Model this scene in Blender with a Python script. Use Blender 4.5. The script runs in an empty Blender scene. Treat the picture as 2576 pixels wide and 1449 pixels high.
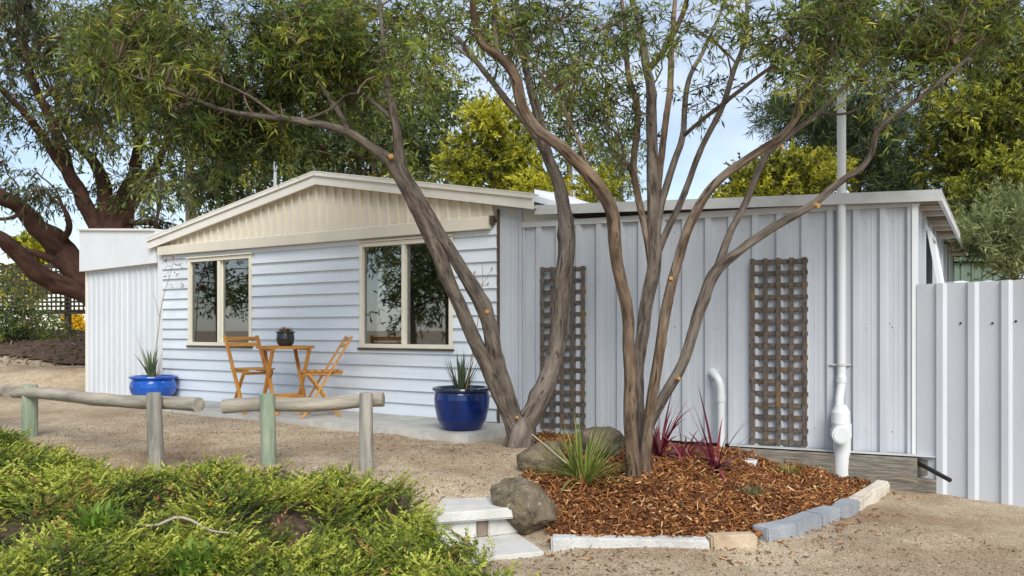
import bpy, bmesh, math, random
import numpy as np
from mathutils import Vector, Matrix, noise as mnoise
R = math.radians
random.seed(7); RNG = np.random.default_rng(7)
scn = bpy.context.scene
COL = scn.collection

# ------------------------------------------------------------------ camera, sky, sun, exposure
F, CX, YH, CAMZ = 2012.0, 1288.0, 829.0, 1.0          # focal length and principal axis on a 2576 x 1449 frame
cam_d = bpy.data.cameras.new('camera'); cam = bpy.data.objects.new('camera', cam_d); COL.objects.link(cam)
cam.location = (0, 0, CAMZ); cam.rotation_euler = (R(90), 0, 0)
cam_d.sensor_width = 36.0; cam_d.lens = 36.0 * F / 2576.0
cam_d.shift_y = (YH - 724.5) / 2576.0
cam_d.clip_start = 0.05; cam_d.clip_end = 2000
scn.camera = cam

SUN_EL, SUN_AZ = R(40), R(170)         # azimuth measured clockwise from +Y: behind the camera, a little to the right
world = bpy.data.worlds.new('World'); scn.world = world; world.use_nodes = True
wn, wl = world.node_tree.nodes, world.node_tree.links
wn.clear()
w_out = wn.new('ShaderNodeOutputWorld'); w_bg = wn.new('ShaderNodeBackground')
sky = wn.new('ShaderNodeTexSky'); sky.sky_type = 'NISHITA'; sky.sun_disc = False
sky.sun_elevation = SUN_EL; sky.sun_rotation = SUN_AZ; sky.air_density = 1.0; sky.dust_density = 0.3; sky.ozone_density = 1.0
w_tc = wn.new('ShaderNodeTexCoord'); w_map = wn.new('ShaderNodeMapping'); w_map.inputs['Scale'].default_value = (1.6, 1.6, 4.0)
w_noise = wn.new('ShaderNodeTexNoise'); w_noise.inputs['Scale'].default_value = 1.5; w_noise.inputs['Detail'].default_value = 6; w_noise.inputs['Roughness'].default_value = 0.55
w_ramp = wn.new('ShaderNodeValToRGB'); w_ramp.color_ramp.elements[0].position = 0.36; w_ramp.color_ramp.elements[0].color = (.04, .04, .04, 1)
w_ramp.color_ramp.elements[1].position = 0.72; w_ramp.color_ramp.elements[1].color = (.62, .62, .62, 1)
w_mix = wn.new('ShaderNodeMix'); w_mix.data_type = 'RGBA'
w_mix.inputs[7].default_value = (8.2, 8.8, 9.6, 1)
wl.new(w_tc.outputs['Generated'], w_map.inputs['Vector']); wl.new(w_map.outputs[0], w_noise.inputs['Vector'])
wl.new(w_noise.outputs['Fac'], w_ramp.inputs[0]); wl.new(w_ramp.outputs[0], w_mix.inputs[0])
wl.new(sky.outputs[0], w_mix.inputs[6]); wl.new(w_mix.outputs[2], w_bg.inputs['Color'])
w_bg.inputs['Strength'].default_value = 0.085
wl.new(w_bg.outputs[0], w_out.inputs['Surface'])
sun_d = bpy.data.lights.new('sun', 'SUN'); sun = bpy.data.objects.new('sun', sun_d); COL.objects.link(sun)
sun_d.energy = 2.2; sun_d.angle = R(34); sun_d.color = (1.0, 0.955, 0.88)
sdir = Vector((math.sin(SUN_AZ) * math.cos(SUN_EL), math.cos(SUN_AZ) * math.cos(SUN_EL), math.sin(SUN_EL)))
sun.rotation_euler = sdir.to_track_quat('Z', 'Y').to_euler(); sun.location = sdir * 40
vs = scn.view_settings
vs.view_transform = 'Standard'; vs.look = 'None'; vs.exposure = 0.80; vs.gamma = 1.0; vs.use_curve_mapping = False

# ------------------------------------------------------------------ helpers
def P(u, v, d):                       # world point seen at frame position (u, v) at distance d
    return Vector(((u - CX) / F * d, d, CAMZ - (v - YH) / F * d))

def tag(o, label=None, cat=None, group=None, kind=None):
    if label: o['label'] = label
    if cat: o['category'] = cat
    if group: o['group'] = group
    if kind: o['kind'] = kind
    return o

def empty(name, loc, rz=0.0, label=None, cat=None, group=None):
    o = bpy.data.objects.new(name, None); COL.objects.link(o)
    o.location = loc; o.rotation_euler = (0, 0, rz); o.empty_display_size = .1
    return tag(o, label, cat, group)

def link(name, me, parent=None, loc=(0, 0, 0), rot=None):
    o = bpy.data.objects.new(name, me); COL.objects.link(o); o.parent = parent
    o.location = loc
    if rot is not None:
        if isinstance(rot, Matrix): o.rotation_euler = rot.to_euler()
        else: o.rotation_euler = rot
    return o

class MB:                             # collects vertices and faces of ONE mesh
    def __init__(s): s.v = []; s.f = []; s.sm = []; s.bk = []
    def add(s, vs_, fs, smooth=False):
        b = len(s.v); s.v.extend([tuple(p) for p in vs_])
        for f in fs: s.f.append(tuple(i + b for i in f)); s.sm.append(smooth)
    def box(s, x0, x1, y0, y1, z0, z1):
        s.add([(x0,y0,z0),(x1,y0,z0),(x1,y1,z0),(x0,y1,z0),(x0,y0,z1),(x1,y0,z1),(x1,y1,z1),(x0,y1,z1)],
              [(0,3,2,1),(4,5,6,7),(0,1,5,4),(1,2,6,5),(2,3,7,6),(3,0,4,7)])
    def prism(s, poly, vec):          # polygon (3-D points) extruded by vec
        n = len(poly); a = [Vector(p) for p in poly]; b = [p + Vector(vec) for p in a]
        s.add(a + b, [tuple(range(n))[::-1], tuple(range(n, 2 * n))] + [(i, (i + 1) % n, n + (i + 1) % n, n + i) for i in range(n)])
    def tube(s, pts, rad, sides=8, cap=True, wob=0.0, smooth=True, seed=0, ridge=0.0):
        pts = [Vector(p) for p in pts]; n = len(pts)
        if not hasattr(rad, '__len__'): rad = [rad] * n
        t0 = (pts[1] - pts[0]).normalized()
        ref = Vector((0, 1, 0)) if abs(t0.y) < .9 else Vector((1, 0, 0))
        nx = t0.cross(ref).normalized(); vs_ = []; arc = 0.0
        lr = random.Random(int(seed * 97) + n); total = sum((pts[k + 1] - pts[k]).length for k in range(n - 1))
        lumps = [(lr.uniform(.05, .97) * total, lr.uniform(0, 6.28), lr.uniform(.10, .30)) for _ in range(int(total * 3.2))] if ridge else []
        for i in range(n):
            if i: arc += (pts[i] - pts[i - 1]).length
            t = (pts[min(i + 1, n - 1)] - pts[max(i - 1, 0)]).normalized()
            nx = (nx - t * nx.dot(t)).normalized(); ny = t.cross(nx)
            for k in range(sides):
                a = 2 * math.pi * k / sides
                r = rad[i]
                if ridge: s.bk.append((math.cos(a) * max(r, .02) + seed, math.sin(a) * max(r, .02), arc))
                if wob:
                    q = pts[i] * 2.2 + Vector((math.cos(a), math.sin(a), seed)) * 1.3
                    r *= 1 + wob * mnoise.noise(q) * 1.6
                if ridge:
                    ca, sa = math.cos(a), math.sin(a); e = 1.0
                    g = 1 - abs(mnoise.noise(Vector((ca * 2.6, sa * 2.6, arc * 3.0 + seed)))) * 2
                    e += ridge * (g - .6) + ridge * .8 * mnoise.noise(Vector((ca * 6, sa * 6, arc * 9 + seed)))
                    e += .07 * mnoise.noise(Vector((ca * .8, sa * .8, arc * 4 + seed * 2)))
                    for (la, lb, lh) in lumps:
                        dq = (arc - la) / (rad[i] * .8)
                        if -2.5 < dq < 2.5: da = math.cos(a - lb); e += lh * math.exp(-dq * dq) * max(0, da) ** 3
                    r *= e
                vs_.append(pts[i] + (nx * math.cos(a) + ny * math.sin(a)) * r)
        fs = [(i * sides + k, i * sides + (k + 1) % sides, (i + 1) * sides + (k + 1) % sides, (i + 1) * sides + k) for i in range(n - 1) for k in range(sides)]
        s.add(vs_, fs, smooth)
        if cap:
            s.add(vs_[:sides], [tuple(range(sides))[::-1]]); s.add(vs_[-sides:], [tuple(range(sides))])
            if ridge: s.bk += s.bk[:sides] + s.bk[-sides:]
    def lathe(s, prof, c=(0, 0, 0), sides=32, smooth=True):   # prof: (r, z) list
        pf = [prof[0]]
        for (ra, za), (rb, zb) in zip(prof[:-1], prof[1:]):
            pf += [(ra + (rb - ra) * .06, za + (zb - za) * .06), (ra + (rb - ra) * .94, za + (zb - za) * .94), (rb, zb)]
        prof = pf
        n = len(prof); vs_ = []
        for r, z in prof:
            for k in range(sides):
                a = 2 * math.pi * k / sides
                vs_.append((c[0] + r * math.cos(a), c[1] + r * math.sin(a), c[2] + z))
        fs = [(i * sides + k, i * sides + (k + 1) % sides, (i + 1) * sides + (k + 1) % sides, (i + 1) * sides + k) for i in range(n - 1) for k in range(sides)]
        s.add(vs_, fs, smooth)
        s.add(vs_[:sides], [tuple(range(sides))[::-1]]); s.add(vs_[-sides:], [tuple(range(sides))])
    def mesh(s, name, mat, off=None):
        me = bpy.data.meshes.new(name)
        v = s.v if off is None else [(p[0] - off[0], p[1] - off[1], p[2] - off[2]) for p in s.v]
        me.from_pydata(v, [], s.f); me.materials.append(mat)
        me.polygons.foreach_set('use_smooth', s.sm); me.update()
        if s.bk and len(s.bk) == len(s.v): me.attributes.new('bark', 'FLOAT_VECTOR', 'POINT').data.foreach_set('vector', [c for p in s.bk for c in p])
        return me
    def build(s, name, mat, parent=None, off=None, loc=(0, 0, 0), rot=None):
        if off is None and parent is None and False: pass
        return link(name, s.mesh(name, mat, off), parent, loc, rot)

def np_mesh(name, verts, faces, mat, attr=None, smooth=False):
    me = bpy.data.meshes.new(name); verts = np.asarray(verts, np.float32); faces = np.asarray(faces, np.int32)
    k = faces.shape[1]
    me.vertices.add(len(verts)); me.vertices.foreach_set('co', verts.ravel())
    me.loops.add(faces.size); me.loops.foreach_set('vertex_index', faces.ravel())
    me.polygons.add(len(faces)); me.polygons.foreach_set('loop_start', np.arange(len(faces), dtype=np.int32) * k)
    if smooth: me.polygons.foreach_set('use_smooth', np.ones(len(faces), bool))
    me.update(calc_edges=True); me.materials.append(mat)
    if attr is not None:
        a = me.attributes.new('rnd', 'FLOAT', 'FACE'); a.data.foreach_set('value', np.asarray(attr, np.float32))
    return me

_boxes = {}
def box_mesh(sx, sy, sz, mat, bev=.003):
    key = (round(sx, 3), round(sy, 3), round(sz, 3), mat.name, bev)
    if key not in _boxes:
        bm = bmesh.new(); bmesh.ops.create_cube(bm, size=1.0)
        for v in bm.verts: v.co = Vector((v.co.x * sx, v.co.y * sy, v.co.z * sz))
        if bev: bmesh.ops.bevel(bm, geom=bm.edges[:], offset=min(bev, min(sx, sy, sz) * .3), segments=1, affect='EDGES')
        me = bpy.data.meshes.new('box'); bm.to_mesh(me); bm.free(); me.materials.append(mat); _boxes[key] = me
    return _boxes[key]
def boxo(name, size, loc, mat, parent=None, rot=(0, 0, 0), bev=.003):
    return link(name, box_mesh(*size, mat, bev), parent, loc, rot)
def bar(name, p, q, w, t, mat, parent=None, up=(0, 1, 0), bev=.004, ext=0.0):   # square-section bar from p to q
    p, q = Vector(p), Vector(q); d = q - p; L = d.length + 2 * ext; z = d.normalized()
    x = z.cross(Vector(up)); x = x.normalized() if x.length > 1e-4 else Vector((1, 0, 0)); y = z.cross(x)
    m = Matrix((x, y, z)).transposed()
    return link(name, box_mesh(w, t, L, mat, bev), parent, (p + q) / 2, m)

def smooth_path(pts, rad, step=.12):          # Catmull-Rom resample
    pts = [Vector(p) for p in pts]; out, orad = [], []
    for i in range(len(pts) - 1):
        p0, p1, p2, p3 = pts[max(i - 1, 0)], pts[i], pts[i + 1], pts[min(i + 2, len(pts) - 1)]
        n = max(2, int((p2 - p1).length / step))
        for k in range(n):
            t = k / n
            out.append(.5 * ((2 * p1) + (p2 - p0) * t + (2 * p0 - 5 * p1 + 4 * p2 - p3) * t * t + (3 * p1 - p0 - 3 * p2 + p3) * t ** 3))
            orad.append(rad[i] * (1 - t) + rad[i + 1] * t)
    out.append(pts[-1]); orad.append(rad[-1])
    return out, orad

# ------------------------------------------------------------------ materials
def mat(name, c1, c2=None, scale=5.0, rough=.6, bump=0.0, bscale=None, stretch=(1, 1, 1), detail=6, spec=.4,
        lo=.35, hi=.65, vary=.0, metallic=0.0, speck=None, speck_scale=60, speck_pos=.62, coat=0.0, world_co=False, c3=None, c3_scale=1.0, c3_pos=(.55, .7), attr=None):
    m = bpy.data.materials.new(name); m.use_nodes = True
    n, l = m.node_tree.nodes, m.node_tree.links; b = n['Principled BSDF']
    b.inputs['Roughness'].default_value = rough; b.inputs['Specular IOR Level'].default_value = spec
    b.inputs['Metallic'].default_value = metallic; b.inputs['Coat Weight'].default_value = coat
    b.inputs['Coat Roughness'].default_value = .08
    tc = n.new('ShaderNodeTexCoord'); mp = n.new('ShaderNodeMapping'); mp.inputs['Scale'].default_value = stretch
    oi = n.new('ShaderNodeObjectInfo')
    if attr:
        an = n.new('ShaderNodeAttribute'); an.attribute_name = attr; l.new(an.outputs['Vector'], mp.inputs['Vector'])
    elif world_co:
        ge = n.new('ShaderNodeNewGeometry'); l.new(ge.outputs['Position'], mp.inputs['Vector'])
    else:
        l.new(tc.outputs['Object'], mp.inputs['Vector'])
        mu = n.new('ShaderNodeMath'); mu.operation = 'MULTIPLY'; mu.inputs[1].default_value = 23.0
        cb = n.new('ShaderNodeCombineXYZ'); l.new(oi.outputs['Random'], mu.inputs[0])
        for i in range(3): l.new(mu.outputs[0], cb.inputs[i])
        l.new(cb.outputs[0], mp.inputs['Location'])
    col = None
    if c2 is None: c2 = c1
    no = n.new('ShaderNodeTexNoise'); no.inputs['Scale'].default_value = scale; no.inputs['Detail'].default_value = detail
    no.inputs['Roughness'].default_value = .62
    l.new(mp.outputs[0], no.inputs['Vector'])
    rp = n.new('ShaderNodeValToRGB'); e = rp.color_ramp.elements
    e[0].position, e[1].position = lo, hi; e[0].color = (*c1, 1); e[1].color = (*c2, 1)
    l.new(no.outputs['Fac'], rp.inputs[0]); col = rp.outputs[0]
    def over(colr, sc, p0, p1, det=3, amount=1.0):
        nonlocal col
        n2 = n.new('ShaderNodeTexNoise'); n2.inputs['Scale'].default_value = sc; n2.inputs['Detail'].default_value = det
        l.new(mp.outputs[0], n2.inputs['Vector'])
        r2 = n.new('ShaderNodeMapRange'); r2.inputs['From Min'].default_value = p0; r2.inputs['From Max'].default_value = p1
        r2.inputs['To Max'].default_value = amount
        l.new(n2.outputs['Fac'], r2.inputs['Value'])
        mx = n.new('ShaderNodeMix'); mx.data_type = 'RGBA'; l.new(r2.outputs[0], mx.inputs[0]); l.new(col, mx.inputs[6])
        mx.inputs[7].default_value = (*colr, 1); col = mx.outputs[2]
    if c3 is not None: over(c3, c3_scale, c3_pos[0], c3_pos[1], 5)
    if speck is not None: over(speck, speck_scale, speck_pos, speck_pos + .06, 2)
    if vary:
        hs = n.new('ShaderNodeHueSaturation'); mr = n.new('ShaderNodeMapRange')
        mr.inputs['To Min'].default_value = 1 - vary; mr.inputs['To Max'].default_value = 1 + vary
        l.new(oi.outputs['Random'], mr.inputs['Value']); l.new(mr.outputs[0], hs.inputs['Value']); l.new(col, hs.inputs['Color']); col = hs.outputs[0]
    l.new(col, b.inputs['Base Color'])
    if bump:
        n3 = n.new('ShaderNodeTexNoise'); n3.inputs['Scale'].default_value = bscale or scale * 3; n3.inputs['Detail'].default_value = 5
        l.new(mp.outputs[0], n3.inputs['Vector'])
        bp = n.new('ShaderNodeBump'); bp.inputs['Strength'].default_value = bump; bp.inputs['Distance'].default_value = .02
        l.new(n3.outputs['Fac'], bp.inputs['Height']); l.new(bp.outputs[0], b.inputs['Normal'])
    return m

def leaf_mat(name, stops, trans=.3, rough=.45):
    m = bpy.data.materials.new(name); m.use_nodes = True
    n, l = m.node_tree.nodes, m.node_tree.links; b = n['Principled BSDF']; out = n['Material Output']
    at = n.new('ShaderNodeAttribute'); at.attribute_name = 'rnd'
    rp = n.new('ShaderNodeValToRGB'); e = rp.color_ramp.elements
    while len(e) < len(stops): e.new(.5)
    for i, (p, c) in enumerate(stops): e[i].position = p; e[i].color = (*c, 1)
    l.new(at.outputs['Fac'], rp.inputs[0]); l.new(rp.outputs[0], b.inputs['Base Color'])
    b.inputs['Roughness'].default_value = rough; b.inputs['Specular IOR Level'].default_value = .35
    if trans:
        t = n.new('ShaderNodeBsdfTranslucent'); mx = n.new('ShaderNodeMixShader'); mx.inputs[0].default_value = trans
        hs = n.new('ShaderNodeHueSaturation'); hs.inputs['Value'].default_value = 1.5; hs.inputs['Hue'].default_value = .485
        l.new(rp.outputs[0], hs.inputs['Color']); l.new(hs.outputs[0], t.inputs['Color'])
        l.new(b.outputs[0], mx.inputs[1]); l.new(t.outputs[0], mx.inputs[2]); l.new(mx.outputs[0], out.inputs['Surface'])
    return m

def glass_mat(name, tint=(.8, .85, .85), refl=.32):
    m = bpy.data.materials.new(name); m.use_nodes = True
    n, l = m.node_tree.nodes, m.node_tree.links; out = n['Material Output']; n.remove(n['Principled BSDF'])
    g = n.new('ShaderNodeBsdfGlossy'); g.inputs['Roughness'].default_value = .015; g.inputs['Color'].default_value = (.9, .93, .95, 1)
    t = n.new('ShaderNodeBsdfTransparent'); t.inputs['Color'].default_value = (*tint, 1)
    fr = n.new('ShaderNodeFresnel'); fr.inputs['IOR'].default_value = 1.5
    mr = n.new('ShaderNodeMapRange'); mr.inputs['From Max'].default_value = 1.0; mr.inputs['To Min'].default_value = refl; mr.inputs['To Max'].default_value = 1.0
    mx = n.new('ShaderNodeMixShader')
    l.new(fr.outputs[0], mr.inputs['Value']); l.new(mr.outputs[0], mx.inputs[0]); l.new(t.outputs[0], mx.inputs[1]); l.new(g.outputs[0], mx.inputs[2])
    l.new(mx.outputs[0], out.inputs['Surface'])
    return m

MT = {}
MT['board'] = mat('weatherboard_paint', (.63, .685, .745), (.70, .75, .80), 3.0, .5, .05, 40, (.4, 1, 3), vary=.03, c3=(.50, .53, .56), c3_scale=1.2, c3_pos=(.60, .85))
MT['white'] = mat('white_paint', (.66, .69, .71), (.72, .74, .75), 3, .45, .03, 30, c3=(.60, .60, .56), c3_scale=1.6, c3_pos=(.6, .9))
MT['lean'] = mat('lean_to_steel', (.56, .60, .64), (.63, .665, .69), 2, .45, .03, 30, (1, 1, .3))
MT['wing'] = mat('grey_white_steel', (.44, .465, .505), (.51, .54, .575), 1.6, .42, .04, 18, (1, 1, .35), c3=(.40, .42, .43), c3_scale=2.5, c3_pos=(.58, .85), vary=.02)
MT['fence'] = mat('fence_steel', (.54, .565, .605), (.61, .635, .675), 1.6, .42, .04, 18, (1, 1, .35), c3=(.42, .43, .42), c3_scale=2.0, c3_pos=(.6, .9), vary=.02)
MT['cream'] = mat('cream_steel', (.66, .61, .50), (.72, .67, .56), 2, .5, .03, 30, (1, 1, .4), c3=(.58, .53, .42), c3_scale=1.5, c3_pos=(.58, .85))
MT['barge'] = mat('cream_barge', (.72, .69, .62), (.77, .745, .68), 3, .5, .03, 30, c3=(.52, .50, .42), c3_scale=2.2, c3_pos=(.6, .85))
MT['frame'] = mat('window_frame', (.76, .71, .58), (.80, .76, .64), 3, .4)
MT['trim_grey'] = mat('grey_trim', (.46, .47, .47), (.55, .56, .56), 4, .55, .06, 20, c3=(.34, .33, .31), c3_scale=3, c3_pos=(.55, .8))
MT['dark_wood'] = mat('dark_stained_wood', (.055, .04, .03), (.11, .08, .06), 6, .7, .2, 20, (1, 8, 8))
MT['soffit'] = mat('soffit', (.30, .25, .19), (.42, .36, .28), 4, .7, .1)
MT['interior'] = mat('interior', (.10, .095, .09), (.13, .12, .11), 2, .8)
MT['curtain'] = mat('curtain', (.42, .36, .27), (.56, .50, .40), 6, .9, .1, 40, (6, 1, .2))
MT['blind'] = mat('blind', (.42, .40, .36), (.50, .48, .44), 6, .8)
MT['screen'] = mat('fly_screen', (.035, .035, .035), (.05, .05, .05), 6, .8)
MT['glass'] = glass_mat('glass', (.72, .74, .73), .24)
MT['glass2'] = glass_mat('screened_glass', (.5, .51, .5), .17)
MT['orange'] = mat('oiled_timber', (.47, .20, .035), (.63, .31, .075), 6, .42, .1, 30, (5, 5, .8), vary=.14, c3=(.26, .10, .02), c3_scale=5, c3_pos=(.6, .85))
MT['pine_grey'] = mat('weathered_log', (.22, .21, .18), (.40, .37, .31), 5, .85, .5, 30, (4, 4, .45), vary=.08, c3=(.12, .115, .10), c3_scale=3.5, c3_pos=(.55, .72))
MT['log_x'] = mat('weathered_rail', (.26, .235, .19), (.45, .40, .32), 5, .85, .5, 30, (.45, 4, 4), c3=(.14, .13, .11), c3_scale=3, c3_pos=(.55, .75))
MT['pine_green'] = mat('treated_log', (.15, .21, .14), (.33, .37, .27), 5, .85, .4, 30, (3, 3, .4), c3=(.42, .40, .33), c3_scale=2.2, c3_pos=(.55, .68))
MT['lattice'] = mat('lattice_timber', (.055, .044, .036), (.155, .13, .108), 9, .85, .3, 30, (3, 3, 3), vary=.16, c3=(.20, .115, .045), c3_scale=3, c3_pos=(.56, .75))
MT['lattice_dark'] = mat('dark_lattice', (.035, .025, .02), (.06, .045, .035), 6, .85)
MT['sleeper'] = mat('old_sleeper', (.11, .098, .08), (.29, .26, .22), 5, .9, .6, 12, (1, 4, 14), c3=(.34, .27, .17), c3_scale=2.5, c3_pos=(.6, .75))
MT['pvc'] = mat('pvc', (.66, .68, .69), (.71, .73, .74), 3, .32, spec=.5, c3=(.62, .62, .60), c3_scale=2, c3_pos=(.62, .9))
MT['black'] = mat('black_poly', (.012, .012, .012), (.02, .02, .02), 6, .5)
MT['blue'] = mat('blue_glaze', (.004, .065, .36), (.010, .11, .50), 5, .16, .02, 30, (1, 1, .3), spec=.5, coat=.2)
MT['blue_dark'] = mat('dark_blue_glaze', (.001, .010, .075), (.002, .030, .185), 6, .2, .03, 26, (1, 1, .22), spec=.5, coat=.15, c3=(.004, .012, .06), c3_scale=4, c3_pos=(.52, .75))
MT['rim_dark'] = mat('dark_rim', (.004, .008, .035), (.008, .015, .06), 8, .15, spec=.6, coat=.4)
MT['charcoal'] = mat('charcoal_glaze', (.022, .026, .028), (.05, .055, .05), 8, .3, .1, 30, coat=.2)
MT['soil'] = mat('soil', (.03, .02, .013), (.07, .05, .033), 20, .95, .6, 60)
MT['concrete'] = mat('concrete', (.42, .41, .38), (.55, .54, .50), 4, .9, .25, 60, c3=(.28, .26, .22), c3_scale=2.5, c3_pos=(.55, .78), speck=(.2, .2, .19), speck_scale=130, speck_pos=.66)
MT['slab'] = mat('pale_paver', (.54, .53, .49), (.64, .63, .59), 6, .9, .25, 80, c3=(.40, .38, .34), c3_scale=3.5, c3_pos=(.58, .8), speck=(.2, .2, .2), speck_scale=150, speck_pos=.66)
MT['kerb'] = mat('speckled_kerb', (.50, .50, .48), (.62, .61, .58), 7, .9, .4, 50, speck=(.14, .14, .13), speck_scale=90, speck_pos=.66, c3=(.34, .32, .28), c3_scale=5, c3_pos=(.55, .8))
MT['sandstone'] = mat('sandstone', (.46, .36, .24), (.58, .48, .35), 7, .9, .4, 40, c3=(.36, .24, .14), c3_scale=4, c3_pos=(.55, .75))
MT['cream_stone'] = mat('cream_stone', (.58, .53, .43), (.70, .65, .55), 8, .9, .6, 30, c3=(.40, .35, .27), c3_scale=6, c3_pos=(.55, .75))
MT['paver_grey'] = mat('grey_paver', (.27, .29, .315), (.36, .38, .40), 7, .9, .3, 50, vary=.06, speck=(.18, .18, .19), speck_scale=110, speck_pos=.62)
MT['brick'] = mat('brown_brick', (.22, .17, .13), (.32, .25, .19), 9, .9, .3, 50)
MT['rock'] = mat('weathered_rock', (.075, .058, .038), (.21, .165, .11), 9, .95, 1.0, 26, c3=(.15, .125, .065), c3_scale=5, c3_pos=(.54, .68), speck=(.27, .25, .21), speck_scale=40, speck_pos=.64)
MT['bark'] = mat('grey_brown_bark', (.046, .036, .028), (.185, .150, .118), 26, .95, 1.0, 40, (1, 1, .22), c3=(.26, .22, .185), c3_scale=7, c3_pos=(.56, .72), lo=.34, hi=.62, speck=(.05, .035, .026), speck_scale=34, speck_pos=.63, attr='bark')
MT['bark_warm'] = mat('warm_bark', (.055, .036, .023), (.215, .150, .098), 24, .95, 1.0, 40, (1, 1, .2), c3=(.26, .21, .165), c3_scale=6, c3_pos=(.56, .72), lo=.34, hi=.62, speck=(.05, .032, .02), speck_scale=30, speck_pos=.63, attr='bark')
MT['bark_red'] = mat('dark_red_bark', (.028, .013, .009), (.095, .045, .028), 12, .95, 1.0, 18, (1.5, 1.5, .3), lo=.3, hi=.7, attr='bark')
MT['bark_bg'] = mat('far_bark', (.14, .11, .08), (.27, .22, .17), 4, .9, .5, 12, (1, 1, .3))
MT['bark_pale'] = mat('pale_gum_bark', (.30, .23, .18), (.46, .37, .30), 3, .9, .3, 12, (1, 1, .3))
MT['twig'] = mat('twig_bark', (.10, .065, .04), (.19, .13, .085), 6, .9)
MT['cut'] = mat('fresh_cut_wood', (.34, .17, .05), (.46, .27, .10), 12, .8)
MT['gravel'] = None
MT['stick'] = mat('dry_stick', (.36, .30, .23), (.48, .42, .34), 8, .9, .3, 40)
MT['shed_green'] = mat('green_shed_steel', (.10, .15, .11), (.13, .18, .135), 3, .5)
MT['galv'] = mat('white_roof_steel', (.66, .69, .72), (.76, .78, .80), 2, .35)
MT['mast'] = mat('galvanised_mast', (.45, .48, .50), (.58, .6, .62), 6, .4, metallic=.4)

G_WATTLE = leaf_mat('wattle_leaf', [(.0, (.020, .032, .008)), (.35, (.080, .118, .022)), (.7, (.21, .27, .042)), (1.0, (.46, .43, .05))], .36)
G_GUM = leaf_mat('gum_leaf', [(.0, (.020, .030, .013)), (.38, (.085, .118, .036)), (.72, (.23, .27, .05)), (1.0, (.50, .46, .05))], .32)
G_CYP = leaf_mat('cypress_leaf', [(.0, (.028, .034, .006)), (.35, (.13, .14, .014)), (.7, (.36, .36, .025)), (1.0, (.58, .54, .045))], .22, .6)
G_PINE = leaf_mat('pine_needle', [(.0, (.016, .026, .012)), (.5, (.058, .085, .028)), (.85, (.14, .17, .04)), (1.0, (.22, .23, .06))], .15, .6)
G_PALE = leaf_mat('pale_shrub_leaf', [(.0, (.07, .09, .035)), (.5, (.18, .21, .08)), (1.0, (.32, .34, .14))], .25, .6)
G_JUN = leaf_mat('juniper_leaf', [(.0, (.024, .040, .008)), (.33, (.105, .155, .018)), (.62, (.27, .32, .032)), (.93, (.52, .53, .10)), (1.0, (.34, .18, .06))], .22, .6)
G_WEED = leaf_mat('weed_leaf', [(.0, (.07, .13, .018)), (1.0, (.20, .32, .04))], .3, .6)
G_BLADE = leaf_mat('strap_leaf', [(.0, (.07, .11, .022)), (.5, (.20, .26, .045)), (1.0, (.48, .44, .16))], .2, .5)
G_ALOE = leaf_mat('succulent_leaf', [(.0, (.06, .10, .055)), (.6, (.14, .20, .10)), (1.0, (.25, .26, .13))], .1, .4)
G_RED = leaf_mat('red_cordyline_leaf', [(.0, (.06, .010, .014)), (.6, (.20, .022, .042)), (1.0, (.40, .10, .13))], .15, .4)
G_YEL = leaf_mat('yellow_blossom', [(.0, (.45, .28, .01)), (1.0, (.78, .52, .02))], .2, .7)
G_CHIP = leaf_mat('wood_chip', [(.0, (.046, .016, .006)), (.42, (.205, .072, .019)), (.78, (.41, .175, .05)), (1.0, (.70, .47, .23))], 0, .75)
G_PEB = leaf_mat('pebble', [(.0, (.14, .10, .07)), (.5, (.34, .27, .19)), (.9, (.52, .44, .34)), (1.0, (.64, .58, .48))], 0, .9)
G_LIT = leaf_mat('leaf_litter', [(.0, (.05, .03, .018)), (.5, (.17, .10, .06)), (1.0, (.40, .30, .21))], 0, .9)

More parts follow.
